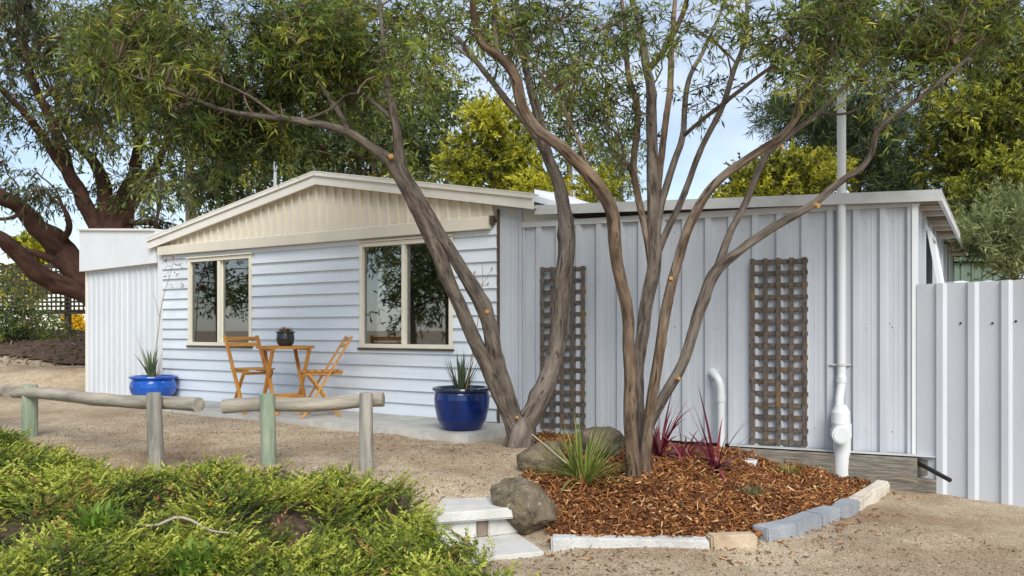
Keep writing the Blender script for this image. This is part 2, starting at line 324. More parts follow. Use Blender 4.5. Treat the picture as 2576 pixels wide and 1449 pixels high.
# gravel ground: sandy with patches of brown litter and grit
def ground_material():
    m = bpy.data.materials.new('gravel'); m.use_nodes = True
    n, l = m.node_tree.nodes, m.node_tree.links; b = n['Principled BSDF']
    b.inputs['Roughness'].default_value = .95; b.inputs['Specular IOR Level'].default_value = .2
    ge = n.new('ShaderNodeNewGeometry')
    def noise(sc, det, rg=.6):
        t = n.new('ShaderNodeTexNoise'); t.inputs['Scale'].default_value = sc; t.inputs['Detail'].default_value = det; t.inputs['Roughness'].default_value = rg
        l.new(ge.outputs['Position'], t.inputs['Vector']); return t.outputs['Fac']
    def ramp(f, stops):
        r = n.new('ShaderNodeValToRGB'); e = r.color_ramp.elements
        while len(e) < len(stops): e.new(.5)
        for i, (p, c) in enumerate(stops): e[i].position = p; e[i].color = (*c, 1)
        l.new(f, r.inputs[0]); return r.outputs[0]
    def mix(f, a, c, mode='MIX'):
        x = n.new('ShaderNodeMix'); x.data_type = 'RGBA'; x.blend_type = mode
        if hasattr(f, 'links'): l.new(f, x.inputs[0])
        else: x.inputs[0].default_value = f
        l.new(a, x.inputs[6]); l.new(c, x.inputs[7]); return x.outputs[2]
    sand = ramp(noise(7, 8), [(.3, (.43, .335, .225)), (.7, (.63, .52, .375))])
    brown = ramp(noise(38, 6), [(.3, (.18, .115, .068)), (.55, (.35, .24, .15)), (.75, (.51, .385, .265))])
    patch = n.new('ShaderNodeMapRange'); patch.inputs['From Min'].default_value = .44; patch.inputs['From Max'].default_value = .66
    l.new(noise(.55, 5, .65), patch.inputs['Value'])
    c = mix(patch.outputs[0], sand, brown)
    grit = ramp(noise(95, 4), [(.36, (.32, .27, .24)), (.47, (.88, .87, .86)), (.58, (1.0, 1.0, 1.0)), (.68, (1.35, 1.32, 1.28))])
    c = mix(1.0, c, grit, 'MULTIPLY')
    l.new(c, b.inputs['Base Color'])
    bp = n.new('ShaderNodeBump'); bp.inputs['Strength'].default_value = .7; bp.inputs['Distance'].default_value = .012
    l.new(noise(120, 5, .7), bp.inputs['Height']); l.new(bp.outputs[0], b.inputs['Normal'])
    return m
MT['gravel'] = ground_material()
MT['mulch'] = mat('mulch_base', (.06, .022, .010), (.20, .08, .03), 26, .95, .8, 50, world_co=True)
MT['litter'] = mat('litter_base', (.035, .025, .016), (.15, .095, .06), 18, .95, .8, 50, world_co=True)

# ------------------------------------------------------------------ terrain
GP = [(-12,12,.05),(-9,12.8,.0),(-7.6,13,0),(-8,14.5,.30),(-10,14.6,.36),(-12,15,.45),(-9.5,16.8,.74),(-7.8,17,.72),(-12,17.5,.8),(-8,20,.85),(-13,22,.9),(-20,17,.8),(-26,30,.9),(-12,40,.9),(-8,9.5,0),(-5,9,0),(-3,8,0),(-1.5,7.2,0),(-.6,6.6,-.01),(-6,7.9,0),(-22,22,.9),(0,30,0),(-20,8,0),(20,30,-.1),(-40,30,0),(0,60,0),(60,60,0),(-60,60,0),
      (-4.56,7.56,-.02),(-3.6,6.7,-.02),(-2.54,5.73,-.05),(-1.82,5.99,-.03),(-1.05,5.80,-.05),(-.5,5.9,-.05),
      (-.85,5.35,-.14),(-1.6,5.2,-.17),(-2.6,5.0,-.2),(-4,6.2,-.16),(-5.6,6.9,-.15),
      (-1.0,4.6,-.31),(-2,4.3,-.33),(-3.2,4.4,-.33),(-5,5,-.33),(-8,6,-.3),(-.6,4.7,-.35),
      (-.05,5.55,-.13),(-.35,5.52,-.13),(-.2,5.75,-.09),(-.3,4.75,-.365),(.1,4.8,-.365),(-.45,4.95,-.37),(-.2,5.0,-.37),(.05,5.0,-.37),(-.32,5.18,-.37),(-.1,5.18,-.37),(-.5,5.15,-.35),(.12,5.2,-.35),
      (-2,3,-.4),(0,3,-.38),(2,3,-.38),(4,3,-.38),(0,0,-.4),(-5,2,-.4),(5,0,-.4),(-10,-5,-.4),(10,-5,-.4),(0,-20,-.4),(-12,3,-.35),
      (.2,5.9,-.10),(.3,6.4,-.05),(.04,6.93,-.02),(.93,5.9,-.12),(.6,6.7,-.05),(1.3,6.6,-.08),(.4,5.3,-.24),
      (.4,4.98,-.30),(1.3,4.98,-.30),(1.2,5.4,-.21),(2.0,5.25,-.31),(2.6,5.75,-.33),(2.95,6.3,-.34),(2.2,6.3,-.22),(1.8,5.8,-.20),
      (.2,7.9,-.05),(1.0,7.6,-.06),(1.9,7.2,-.10),(2.5,6.95,-.21),(2.9,6.8,-.31),(3.4,6.6,-.36),
      (3.6,6.4,-.365),(4.2,6.1,-.37),(6,5,-.37),(5,9,-.3),(8,8,-.3),(3.2,5.8,-.36),(3,4.8,-.36),(1.5,4.5,-.365),(.3,4.45,-.365),(4,4.5,-.37),(2,9.5,-.06),(4,12,-.2),(10,14,-.3),(30,10,-.3),(30,-10,-.4)]
GPA = np.array(GP)
def hgt_np(x, y):
    x = np.asarray(x, float); y = np.asarray(y, float)
    d2 = (x[..., None] - GPA[:, 0]) ** 2 + (y[..., None] - GPA[:, 1]) ** 2 + .02
    w = d2 ** -2.0
    return (w * GPA[:, 2]).sum(-1) / w.sum(-1)
def hgt(x, y): return float(hgt_np(x, y))
def hit(u, v, dz=0.0):                # where the ground is seen at (u, v)
    z = -.1
    for _ in range(25):
        d = (CAMZ - z) * F / (v - YH); z = .5 * z + .5 * (hgt((u - CX) / F * d, d) + dz)
    return Vector(((u - CX) / F * d, d, z))

def axis(c0, c1, step, far):
    a = list(np.arange(c0, c1, step)); out = []; s = step; p = c1
    while p < far: out.append(p); s *= 1.35; p += s
    out.append(far); lo = []; s = step; p = c0
    while p > -far: s *= 1.35; p -= s; lo.append(max(p, -far))
    return np.array(sorted(set([round(float(q), 4) for q in lo + a + out])))
xs, ys = axis(-14.5, 6.5, .1, 600), axis(3.0, 21.0, .1, 600)
gx, gy = np.meshgrid(xs, ys); gz = hgt_np(gx, gy)
rough_n = np.array([[0.012 * mnoise.noise(Vector((a * 2.3, b * 2.3, 0))) + .006 * mnoise.noise(Vector((a * 7, b * 7, 3))) if -15 < a < 9 and 2 < b < 21.5 else 0 for a in xs] for b in ys])
gz = gz + rough_n
nx_, ny_ = len(xs), len(ys); idx = np.arange(nx_ * ny_).reshape(ny_, nx_)
gf = np.stack([idx[:-1, :-1], idx[:-1, 1:], idx[1:, 1:], idx[1:, :-1]], -1).reshape(-1, 4)
ground = link('ground', np_mesh('ground', np.stack([gx, gy, gz], -1).reshape(-1, 3), gf, MT['gravel'], smooth=True)); tag(ground, 'sandy gravel ground with brown grit patches around the cottage', 'ground', kind='structure')

def inside(poly, x, y):
    x = np.asarray(x); y = np.asarray(y); c = np.zeros(x.shape, bool); n = len(poly)
    for i in range(n):
        (x0, y0), (x1, y1) = poly[i], poly[(i + 1) % n]
        if y0 == y1: continue
        t = ((y0 > y) != (y1 > y)) & (x < (x1 - x0) * (y - y0) / (y1 - y0) + x0); c ^= t
    return c
def sheet(name, poly, dz, material, step=.07, rough=.02, label=None, cat=None):
    px = [p[0] for p in poly]; py = [p[1] for p in poly]
    X = np.arange(min(px), max(px) + step, step); Y = np.arange(min(py), max(py) + step, step)
    a, b = np.meshgrid(X, Y); z = hgt_np(a, b) + dz
    z += np.array([[rough * mnoise.noise(Vector((p * 4, q * 4, 1.7))) for p in X] for q in Y])
    ins = inside(poly, a, b); ii = np.arange(a.size).reshape(a.shape)
    f = np.stack([ii[:-1, :-1], ii[:-1, 1:], ii[1:, 1:], ii[1:, :-1]], -1).reshape(-1, 4)
    keep = ins.ravel()[f].all(1); f = f[keep]
    used = np.unique(f); rem = np.full(a.size, -1); rem[used] = np.arange(len(used))
    v = np.stack([a, b, z], -1).reshape(-1, 3)[used]
    o = link(name, np_mesh(name, v, rem[f], material, smooth=True)); return tag(o, label, cat, kind='structure')
_e = [hit(*q) for q in ((1400, 1392), (1786, 1380), (1907, 1380), (2004, 1349), (2068, 1325), (2116, 1306), (2163, 1288), (2232, 1243))]
MULCH = [(p.x - .02 - .035 * (i > 2), p.y + .055) for i, p in enumerate(_e)] + [(2.95,6.74),(2.2,7.02),(1.2,7.5),(.3,7.85),(.1,7.3),(.3,6.9),(.15,6.3),(.05,5.85),(.2,5.5)]
JUNI = [(-7.5,8.6),(-6.2,8.2),(-4.6,7.3),(-3.7,6.5),(-2.7,5.60),(-2.2,5.72),(-1.7,5.80),(-1.05,5.60),(-.82,5.46),(-.60,5.22),(-.52,4.95),(-.42,4.68),(-.16,4.42),(.02,4.2),(-.06,3.2),(-7.5,3.2)]
sheet('mulch_bed', MULCH, .022, MT['mulch'], label='dark brown mulch bed beside the metal wing', cat='mulch')
sheet('litter_ground', [(-16, 24), (-6.5, 24), (-6.9, 15.6), (-8.5, 15.0), (-11, 15.9), (-16, 17)], .045, MT['litter'], .1, .03, label='dark leaf-littered ground under the old tree', cat='ground')
sheet('soil_bank', JUNI, .012, MT['litter'], .09, label='brown soil bank under the juniper', cat='soil')

# ------------------------------------------------------------------ wall frames
class Wall:                           # vertical plane: local x along the wall, local y into the building
    def __init__(s, a, b):
        s.o = Vector(a); d = Vector((b[0] - a[0], b[1] - a[1])); s.len = d.length; s.ang = math.atan2(d.y, d.x)
        s.d = d.normalized(); s.n = Vector((-s.d.y, s.d.x))
    def at(s, u, v, off=0.0):         # (x, z) in the wall plane shifted by off
        a = (u - CX) / F; t = (off + s.o.x * s.n.x + s.o.y * s.n.y) / (a * s.n.x + s.n.y)
        X, Y = a * t, t
        return (X - s.o.x) * s.d.x + (Y - s.o.y) * s.d.y, CAMZ - (v - YH) / F * t
    def world(s, x, y, z):
        return Vector((s.o.x + s.d.x * x + s.n.x * y, s.o.y + s.d.y * x + s.n.y * y, z))
def depth_g(u): return 26522.0 / (u + 1904.0)
def depth_w(u): return 38640.0 / (u + 3350.0)
def on(u, dep): d = dep(u); return ((u - CX) / F * d, d)
GW = Wall(on(415, depth_g), on(1256, depth_g))           # cottage gable wall
WW = Wall(on(1256.5, depth_w), on(2304, depth_w))        # wing front wall

def ribs(name, parent, x0, x1, pitch, ribw, ribh, zb, zt, y0, material, per=4, thick=.004, flute=True, phase=0.0, face=-1):
    """ribbed steel sheets on local plane y = y0, each sheet one mesh; zb, zt: functions of x"""
    n = max(1, int(round((x1 - x0) / pitch))); pitch = (x1 - x0) / n; sh = []
    for s0 in range(0, n, per):
        s1 = min(n, s0 + per); prof = []
        for k in range(s0, s1):
            b = x0 + k * pitch
            fl = ribw * .45
            if flute:
                w = pitch - ribw - 2 * fl
                pan = [(b, 0), (b + w * .30, 0), (b + w * .33, .0018), (b + w * .38, .0018), (b + w * .41, 0), (b + w * .62, 0), (b + w * .65, .0018), (b + w * .70, .0018), (b + w * .73, 0)]
            else: pan = [(b, 0)]
            prof += pan + [(b + pitch - ribw - 2 * fl, 0), (b + pitch - ribw - fl, ribh), (b + pitch - fl, ribh)]
        prof.append((x0 + s1 * pitch, 0))
        lap = .0012 * ((s0 // per) % 2)
        mb = MB(); m = len(prof)
        f0 = [(x, y0 + face * (h + lap), zb(x)) for x, h in prof]; f1 = [(x, y0 + face * (h + lap), zt(x)) for x, h in prof]
        g0 = [(x, y0 + face * (h + lap) - face * thick, zb(x)) for x, h in prof]; g1 = [(x, y0 + face * (h + lap) - face * thick, zt(x)) for x, h in prof]
        fs = []
        for i in range(m - 1):
            fs += [(i, i + 1, m + i + 1, m + i), (2*m + i + 1, 2*m + i, 3*m + i, 3*m + i + 1), (m + i, m + i + 1, 3*m + i + 1, 3*m + i), (i + 1, i, 2*m + i, 2*m + i + 1)]
        fs += [(0, m, 3*m, 2*m), (m - 1, 3*m - 1, 4*m - 1, 2*m - 1)]
        mb.add(f0 + f1 + g0 + g1, fs); sh.append(mb.build(name, material, parent))
    return sh

# ------------------------------------------------------------------ cottage
HD = 4.4                                                  # depth of the cottage
hx0, hx1 = 0.0, GW.len
house = empty('cottage', (GW.o.x, GW.o.y, 0), GW.ang, 'pale blue weatherboard cottage with cream ribbed gable and two sliding windows', 'cottage')
Z_BEAM = 2.06
wins = []
for (uL, uR, vTL, vTR, vBL, vBR) in ((480, 639, 652, 641, 868, 871), (911, 1144, 613, 596, 872, 880)):
    a = GW.at(uL, (vTL)); b = GW.at(uR, vTR); c = GW.at(uL, vBL); d = GW.at(uR, vBR)
    wins.append((a[0], b[0], (c[1] + d[1]) / 2, (a[1] + b[1]) / 2))
# weatherboards, each one a board
EXPO = .1405; z = .03; row = 0; PATCH = random.Random(3)
def board(xa, xb, za, zb_, zlow):
    if xb - xa < .015 or zb_ - za < .012: return
    th = lambda q: .038 - .034 * (q - zlow) / (EXPO + .02)       # thick butt, thin top: lapped siding
    mb = MB(); y0 = -.004 - th(za); y1 = -.004 - th(zb_)
    mb.add([(xa, y0, za), (xb, y0, za), (xb, .004, za), (xa, .004, za), (xa, y1, zb_), (xb, y1, zb_), (xb, .004, zb_), (xa, .004, zb_)],
           [(0,3,2,1),(4,5,6,7),(0,1,5,4),(1,2,6,5),(2,3,7,6),(3,0,4,7)])
    mb.build('board', MT['board'], house)
while z < Z_BEAM + .02:
    z0, z1 = z, min(z + EXPO + .012, Z_BEAM + .06)
    edges = [hx0, hx1]
    segs = [(hx0, hx1)]
    for (wa, wb, wz0, wz1) in wins:
        new = []
        for (xa, xb) in segs:
            if xa < wb and xb > wa and z1 > wz0 and z0 < wz1:
                new += [(xa, wa - .002), (wb + .002, xb)]
                if z0 < wz0 - .01: board(max(xa, wa - .001), min(xb, wb + .001), z0, wz0 - .004, z)
                if z1 > wz1 + .01: board(max(xa, wa - .001), min(xb, wb + .001), wz1 + .004, z1, z)
            else: new.append((xa, xb))
        segs = new
    for (xa, xb) in segs:
        if xb - xa > 2.2 and PATCH.random() < .55:
            c = xa + (xb - xa) * PATCH.uniform(.25, .75)
            board(xa, c - .0015, z0, z1, z); board(c + .0015, xb, z0, z1, z)
        else: board(xa, xb, z0, z1, z)
    z += EXPO; row += 1
# building shell behind the boards, with the openings left free
sh = MB()
cuts = sorted(wins)
xcur = hx0
for (wa, wb, wz0, wz1) in cuts:
    sh.box(xcur, wa, .012, .09, .0, 2.12)
    sh.box(wa, wb, .012, .09, .0, wz0); sh.box(wa, wb, .012, .09, wz1, 2.12); xcur = wb
sh.box(xcur, hx1, .012, .09, .0, 2.12)
sh.box(hx0, hx0 + .09, .092, HD - .1, .0, 2.12); sh.box(hx1 - .09, hx1, .092, HD - .1, .0, 2.12); sh.box(hx0, hx1, HD - .098, HD, .0, 2.12)
sh.box(hx0 + .1, hx1 - .1, .1, HD - .1, -.05, .02); sh.box(hx0, hx1, .012, HD, 2.122, 2.16)
sh.build('wall', MT['interior'], house)
# roof line
OH = -.135
aL = GW.at(371, 600, OH); aM = GW.at(792, 431, OH); aR = GW.at(1340, 487, OH)
def roofz(x):
    if x < aM[0]: return aL[1] + (aM[1] - aL[1]) * (x - aL[0]) / (aM[0] - aL[0])
    return aM[1] + (aR[1] - aM[1]) * (x - aM[0]) / (aR[0] - aM[0])
for (p, q) in ((aL, aM), (aM, aR)):
    mb = MB(); mb.prism([(p[0], OH + .03, p[1] - .012), (q[0], OH + .03, q[1] - .012), (q[0], OH + .03, q[1] - .075), (p[0], OH + .03, p[1] - .075)], (0, HD + .45, 0))
    mb.build('roof', MT['galv'], house)
    mb = MB(); mb.prism([(p[0], OH, p[1] - .052), (q[0], OH, q[1] - .052), (q[0], OH, q[1] - .155), (p[0], OH, p[1] - .155)], (0, .026, 0))
    mb.build('barge_board', MT['barge'], house)
    mb = MB(); mb.prism([(p[0] - .01, OH - .022, p[1]), (q[0], OH - .022, q[1]), (q[0], OH - .022, q[1] - .05), (p[0] - .01, OH - .022, p[1] - .05)], (0, .05, 0))
    mb.prism([(p[0] - .01, OH - .026, p[1] + .006), (q[0], OH - .026, q[1] + .006), (q[0], OH - .026, q[1] - .006), (p[0] - .01, OH - .026, p[1] - .006)], (0, .16, 0))
    mb.build('barge_capping', MT['barge'], house)
    mb = MB(); mb.prism([(p[0] + .02, OH + .028, p[1] - .13), (q[0] - .0, OH + .028, q[1] - .13), (q[0] - .0, OH + .028, q[1] - .14), (p[0] + .02, OH + .028, p[1] - .14)], (0, .12, 0))
    mb.build('soffit', MT['cream'], house)
# gable cladding and the beam under it
gz0 = Z_BEAM + .10
cross = [x for x in np.arange(aL[0], aM[0], .005) if roofz(x) - .14 > gz0 + .01][0]
crossR = [x for x in np.arange(aM[0], aR[0], .005) if roofz(x) - .14 > gz0 + .01][-1]
ribs('panel', house, max(cross, -.02), min(crossR, hx1 - .04), .142, .018, .034, lambda x: Z_BEAM + .06, lambda x: max(roofz(x) - .135, Z_BEAM + .065), -.035, MT['cream'], per=5, flute=False)
mb = MB(); mb.box(hx0 - .02, hx1 - .07, -.11, -.048, Z_BEAM - .005, Z_BEAM + .115)
mb.prism([(hx0 - .02, -.11, Z_BEAM + .1152), (hx0 - .02, -.05, Z_BEAM + .1152), (hx0 - .02, -.05, Z_BEAM + .14)], (hx1 - .05, 0, 0))
mb.build('beam', MT['cream'], house)
mb = MB(); mb.box(hx1 - .07, hx1 - .03, -.085, -.03, Z_BEAM + .04, Z_BEAM + .13); mb.build('beam_end', MT['dark_wood'], house)
mb = MB(); mb.box(-.10, -.004, -.045, .06, 0.0, roofz(-.05) - .12); mb.build('corner_post', MT['white'], house)
mb = MB(); mb.box(hx1 - .006, hx1 + .012, -.04, .02, 0.02, Z_BEAM + .2); mb.build('corner_strip', MT['dark_wood'], house)
# windows: each with frame, mullion, panes, sill
for wi, (wa, wb, wz0, wz1) in enumerate(wins):
    fw = .045; mb = MB()
    mb.box(wa, wb, -.05, .03, wz1 - fw, wz1); mb.box(wa, wb, -.05, .03, wz0, wz0 + fw)
    mb.box(wa, wa + fw, -.05, .03, wz0 + fw, wz1 - fw); mb.box(wb - fw, wb, -.05, .03, wz0 + fw, wz1 - fw)
    w = mb.build('window', MT['frame'], house)
    xm = wa + (wb - wa) * (.485 if wi else .49)
    boxo('mullion', (.05, .05, wz1 - wz0 - 2 * fw), (xm, -.015, (wz0 + wz1) / 2), MT['frame'], w)
    for k, (xa, xb) in enumerate(((wa + fw, xm - .025), (xm + .025, wb - fw))):
        screened = (wi == 0 and k == 0) or (wi == 1 and k == 1)
        yy = -.005 if k == 0 else .012
        boxo('pane', (xb - xa, .005, wz1 - wz0 - 2 * fw), ((xa + xb) / 2, yy, (wz0 + wz1) / 2), MT['glass2' if screened else 'glass'], w, bev=0)
        if (wi, k) in ((0, 1), (1, 0)):
            mb = MB(); mb.box(xa, xa + .02, -.001, .028, wz0 + fw, wz1 - fw) if k else mb.box(xa, xa + .02, .004, .028, wz0 + fw, wz1 - fw)
            mb.build('sash', MT['frame'], w)
    boxo('sill', (wb - wa + .04, .06, .022), ((wa + wb) / 2, -.035, wz0 - .012), MT['dark_wood'], w)
    boxo('head_flashing', (wb - wa + .04, .05, .016), ((wa + wb) / 2, -.05, wz1 + .012), MT['frame'], w)
    # what hangs inside
    cm = MB(); n = 70; xa, xb = (wa + (wb - wa) * .5, wb - .02) if wi == 0 else (wa + .0, wa + (wb - wa) * .17)
    pts = [(xa + (xb - xa) * i / n, .20 + .018 * math.sin(i * 1.05) + .01 * math.sin(i * .37)) for i in range(n + 1)]
    cm.add([(x, y, wz0 + .04) for x, y in pts] + [(x, y, wz1 - .02) for x, y in pts], [(i, i + 1, n + 2 + i, n + 1 + i) for i in range(n)], True)
    cm.build('curtain', MT['curtain'], w)
    boxo('blind', ((wb - wa) * (.48 if wi == 0 else .46), .03, .13), (wa + (wb - wa) * (.74 if wi == 0 else .25), .16, wz1 - .09), MT['blind'], w)
# piece of roof beyond the gable's right barge
mb = MB(); q = [P(1344, 476, 8.75), P(1420, 489, 9.6), P(1500, 516, 10.3), P(1500, 521, 9.6), P(1344, 521, 8.35)]
Minv = Matrix.Translation((GW.o.x, GW.o.y, 0)) @ Matrix.Rotation(GW.ang, 4, 'Z'); Minv = Minv.inverted()
mb.prism([Minv @ p for p in q], (0, .02, -.02)); mb.build('roof_sheet', MT['galv'], house)
mast_b = GW.world(*GW.at(692, 452, OH + .06)[:1], OH + .06, 0); mz = roofz(GW.at(692, 452, OH)[0])
o = MB(); bpt = Vector((mast_b.x, mast_b.y, mz - .07)); o.tube([bpt, bpt + Vector((0, 0, .42))], .022, 10)
o.tube([bpt + Vector((-.05, -.03, .06)), bpt + Vector((.28, -.12, .10))], .012, 6)
tag(o.build('roof_mast', MT['mast'], None, bpt, bpt), 'thin grey steel mast standing on the left roof slope of the cottage', 'mast')

# ------------------------------------------------------------------ lean-to at the cottage's left
lt = empty('lean_to', (GW.o.x, GW.o.y, 0), GW.ang, 'white ribbed steel lean-to with deep plain fascia beside the cottage', 'lean-to')
lx0 = GW.at(219, 800, .02)[0]; lx1 = -.104
fz = lambda x: 1.905 + (1.955 - 1.905) * (x - lx0) / (lx1 - lx0)
ftop = lambda x: 2.545 + (2.41 - 2.545) * (x - lx0) / (lx1 - lx0)
ribs('panel', lt, lx0, lx1, .135, .022, .016, lambda x: 0.0, lambda x: fz(x) + .05, .02, MT['lean'], per=4, flute=False)
mb = MB(); mb.prism([(lx0 - .05, -.075, fz(lx0)), (lx1 - .01, -.075, fz(lx1)), (lx1 - .01, -.075, ftop(lx1)), (lx0 - .05, -.075, ftop(lx0))], (0, .10, 0)); mb.build('fascia', MT['white'], lt)
mb = MB(); mb.prism([(lx0 - .08, -.11, ftop(lx0) + .002), (lx1 - .01, -.11, ftop(lx1) + .002), (lx1 - .01, -.11, ftop(lx1) + .03), (lx0 - .08, -.11, ftop(lx0) + .03)], (0, 2.1, 0)); mb.build('roof', MT['barge'], lt)
mb = MB(); mb.box(lx0 + .004, lx0 + .06, .03, 1.9, 0, 2.4); mb.build('wall', MT['lean'], lt)
mb = MB(); mb.box(lx0 - .014, lx0 + .022, .0, .05, 0, 1.93); mb.build('corner_trim', MT['barge'], lt)

# ------------------------------------------------------------------ wing
wing = empty('side_wing', (WW.o.x, WW.o.y, 0), WW.ang, 'long grey-white ribbed steel wing with flat roof and open side window', 'building')
wm = wing.matrix_basis.copy(); wm = Matrix.Translation((WW.o.x, WW.o.y, 0)) @ Matrix.Rotation(WW.ang, 4, 'Z'); wmi = wm.inverted()
xs0 = WW.at(1320, 800)[0]; xE = WW.len; WZB = -.06; WZT = 2.06
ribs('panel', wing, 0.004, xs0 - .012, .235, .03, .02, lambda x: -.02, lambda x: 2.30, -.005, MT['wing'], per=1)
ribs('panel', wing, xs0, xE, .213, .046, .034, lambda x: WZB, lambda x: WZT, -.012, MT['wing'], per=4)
boxo('corner_trim', (.05, .06, WZT - WZB + .02), (xE - .01, -.03, (WZT + WZB) / 2), MT['white'], wing)
mb = MB(); mb.box(xs0 - .01, xE + .03, -.052, -.008, WZT - .012, WZT + .045); mb.build('top_trim', MT['trim_grey'], wing)
mb = MB(); mb.box(xs0 - .01, xs0 + .012, -.03, -.0, 0, WZT - .014); mb.build('joint_strip', MT['wing'], wing)
mb = MB(); mb.box(.0, xE - .02, .0, .06, WZB + .01, WZT + .03); mb.build('wall', MT['dark_wood'], wing)
# roof slab with light fascia; the side wall runs back towards the right
sd = Vector((.613, 1.0, 0)).normalized(); SL = 6.1
B0 = wm @ Vector((xE, 0, 0)); side_w = wmi.to_3x3() @ sd
rz0, rz1 = 2.27, 2.185            # underside of the roof rises a little to the left
xl, xr = WW.at(1346, 520, -.1)[0], WW.at(2369, 480, -.1)[0]
zf = lambda x: WW.at(1346, 517, -.1)[1] + (WW.at(2369, 477, -.1)[1] - WW.at(1346, 517, -.1)[1]) * (x - xl) / (xr - xl)
mb = MB(); hh = .095
mb.prism([(xl, -.12, zf(xl)), (xr, -.12, zf(xr)), (xr, -.12, zf(xr) - hh), (xl, -.12, zf(xl) - hh)], (0, .022, 0)); mb.build('fascia', MT['trim_grey'], wing)
sw = side_w * SL
mb = MB(); mb.prism([(xl, -.097, zf(xl) - .012), (xr, -.097, zf(xr) - .012), (xr + sw.x, -.097 + sw.y, zf(xr) - .012), (xl + 1.2, -.097 + sw.y, zf(xl) - .012)], (0, 0, -.02)); mb.build('roof', MT['soffit'], wing)
mb = MB(); mb.prism([(xr - .03, -.095, zf(xr) - hh * .9), (xr, -.095, zf(xr) - hh * .9), (xr, -.095, zf(xr) - .002), (xr - .03, -.095, zf(xr) - .002)], tuple(sw)); mb.build('end_fascia', MT['white'], wing)
for k in range(14):                                        # roof sheet ribs seen from below at the eave
    f = (k + .5) / 14; c = Vector((xr, -.095, 0)) + sw * f
    boxo('rafter', (.62, .035, .045), (c.x - .31, c.y, zf(xr) - .058), MT['barge'] if k % 3 else MT['soffit'], wing)
# side wall of ribbed sheet and its open hopper window
swall = empty('side_wall_frame', (0, 0, 0)); bpy.data.objects.remove(swall)
ang = math.atan2(side_w.y, side_w.x)
def side_pt(t, n, z): return Vector((xE, 0, 0)) + Vector((math.cos(ang), math.sin(ang), 0)) * t + Vector((math.sin(ang), -math.cos(ang), 0)) * n + Vector((0, 0, z))
def side_box(name, t0, t1, n0, n1, z0, z1, m, parent=wing):
    mb = MB(); mb.prism([side_pt(t0, n0, z0), side_pt(t1, n0, z0), side_pt(t1, n1, z0), side_pt(t0, n1, z0)], (0, 0, z1 - z0)); return mb.build(name, m, parent)
for k in range(9):
    t0, t1 = .03 + k * .66, .03 + (k + 1) * .66 - .04
    mm = MT['wing'] if k < 4 else MT['shed_green'] if k > 7 else MT['wing']
    if k == 1 or k == 2:
        side_box('side_panel', t0, t1, 0, -.03, WZB, .85, mm); side_box('side_panel', t0, t1, 0, -.03, 2.0, 2.09, mm)
        if k == 2: side_box('side_panel', t0 + .3, t1, 0, -.03, .852, 1.998, mm)
        if k == 1: side_box('side_panel', t0, t0 + .06, 0, -.03, .852, 1.998, mm)
    else: side_box('side_panel', t0, t1, 0, -.03, WZB, 2.09, mm)
    side_box('side_rib', t1 + .002, t1 + .038, .022, -.03, WZB, 2.09, mm)
for nm, a in (('t', (.75, 1.62, 1.94, 2.0)), ('b', (.75, 1.62, .85, .91))): side_box('window_frame', a[0], a[1], .02, -.03, a[2], a[3], MT['white'])
side_box('window_frame', .75, .80, .02, -.03, .912, 1.938, MT['white']); side_box('window_frame', 1.57, 1.62, .02, -.03, .912, 1.938, MT['white'])
sash = MB(); zt_, zb_ = 1.93, .93; on_ = .17
def sp(t, f, n=0): return side_pt(t, .025 + on_ * f + n, zt_ + (zb_ - zt_) * f)
for (t0, t1, f0, f1) in ((.82, .87, 0, 1), (1.5, 1.55, 0, 1), (.87, 1.5, 0, .05), (.87, 1.5, .95, 1)):
    sash.prism([sp(t0, f0), sp(t1, f0), sp(t1, f1), sp(t0, f1)], tuple(side_pt(0, .03, 0) - side_pt(0, 0, 0)))
so = sash.build('sash', MT['white'], wing)
pn = MB(); pn.prism([sp(.87, .05, .01), sp(1.5, .05, .01), sp(1.5, .95, .01), sp(.87, .95, .01)], tuple(side_pt(0, .005, 0) - side_pt(0, 0, 0))); pn.build('pane', MT['glass'], so)
side_box('wall_back', .1, SL - .2, -.06, -.10, WZB, 2.08, MT['interior'])
for (u, v) in ((1333, 820), (1545, 745), (1700, 820), (1760, 828), (1800, 826), (2240, 812)):   # fixing screws
    x, zz = WW.at(u, v, -.02); mb = MB(); mb.lathe([(.007, 0), (.007, .004), (.003, .007)], sides=8)
    mb.build('screw', MT['trim_grey'], wing, loc=(x, -.014, zz), rot=(R(90), 0, 0))

sc_m = MB(); sc_m.lathe([(.0075, 0), (.0075, .004), (.003, .007)], sides=8); sc_me = sc_m.mesh('screw', MT['trim_grey'])
for zz in (.12, 1.02, 1.93):
    for k in range(17): link('screw', sc_me, wing, (xs0 + .09 + k * .2095, -.0145, zz + .006 * math.sin(k * 2.1)), (R(90), 0, 0))
# ------------------------------------------------------------------ steel fence at the right
fA, fB = on(2306, lambda u: 6.77), on(2700, lambda u: 5.90)
FW = Wall(fA, fB); FW.len = .243 * 18
fence = empty('steel_fence', (FW.o.x, FW.o.y, -.37), FW.ang, 'pale grey ribbed steel fence butting against the wing corner', 'fence')
ribs('panel', fence, 0.0, FW.len, .243, .050, .026, lambda x: -.03, lambda x: 1.752 + .012 * (int(x / .73) % 2), 0, MT['fence'], per=3, flute=False)
for (u, v) in ((2417, 813), (2497, 813), (2556, 808)):
    x, zz = FW.at(u, v, 0); mb = MB(); mb.lathe([(.009, 0), (.009, .005), (.004, .009)], sides=8)
    mb.build('screw', MT['black'], fence, loc=(x, -.002, zz + .37), rot=(R(90), 0, 0))
bar('rail', (0, .03, 1.45), (FW.len, .03, 1.45), .05, .05, MT['fence'], fence)
bar('rail', (0, .03, .35), (FW.len, .03, .35), .05, .05, MT['fence'], fence)
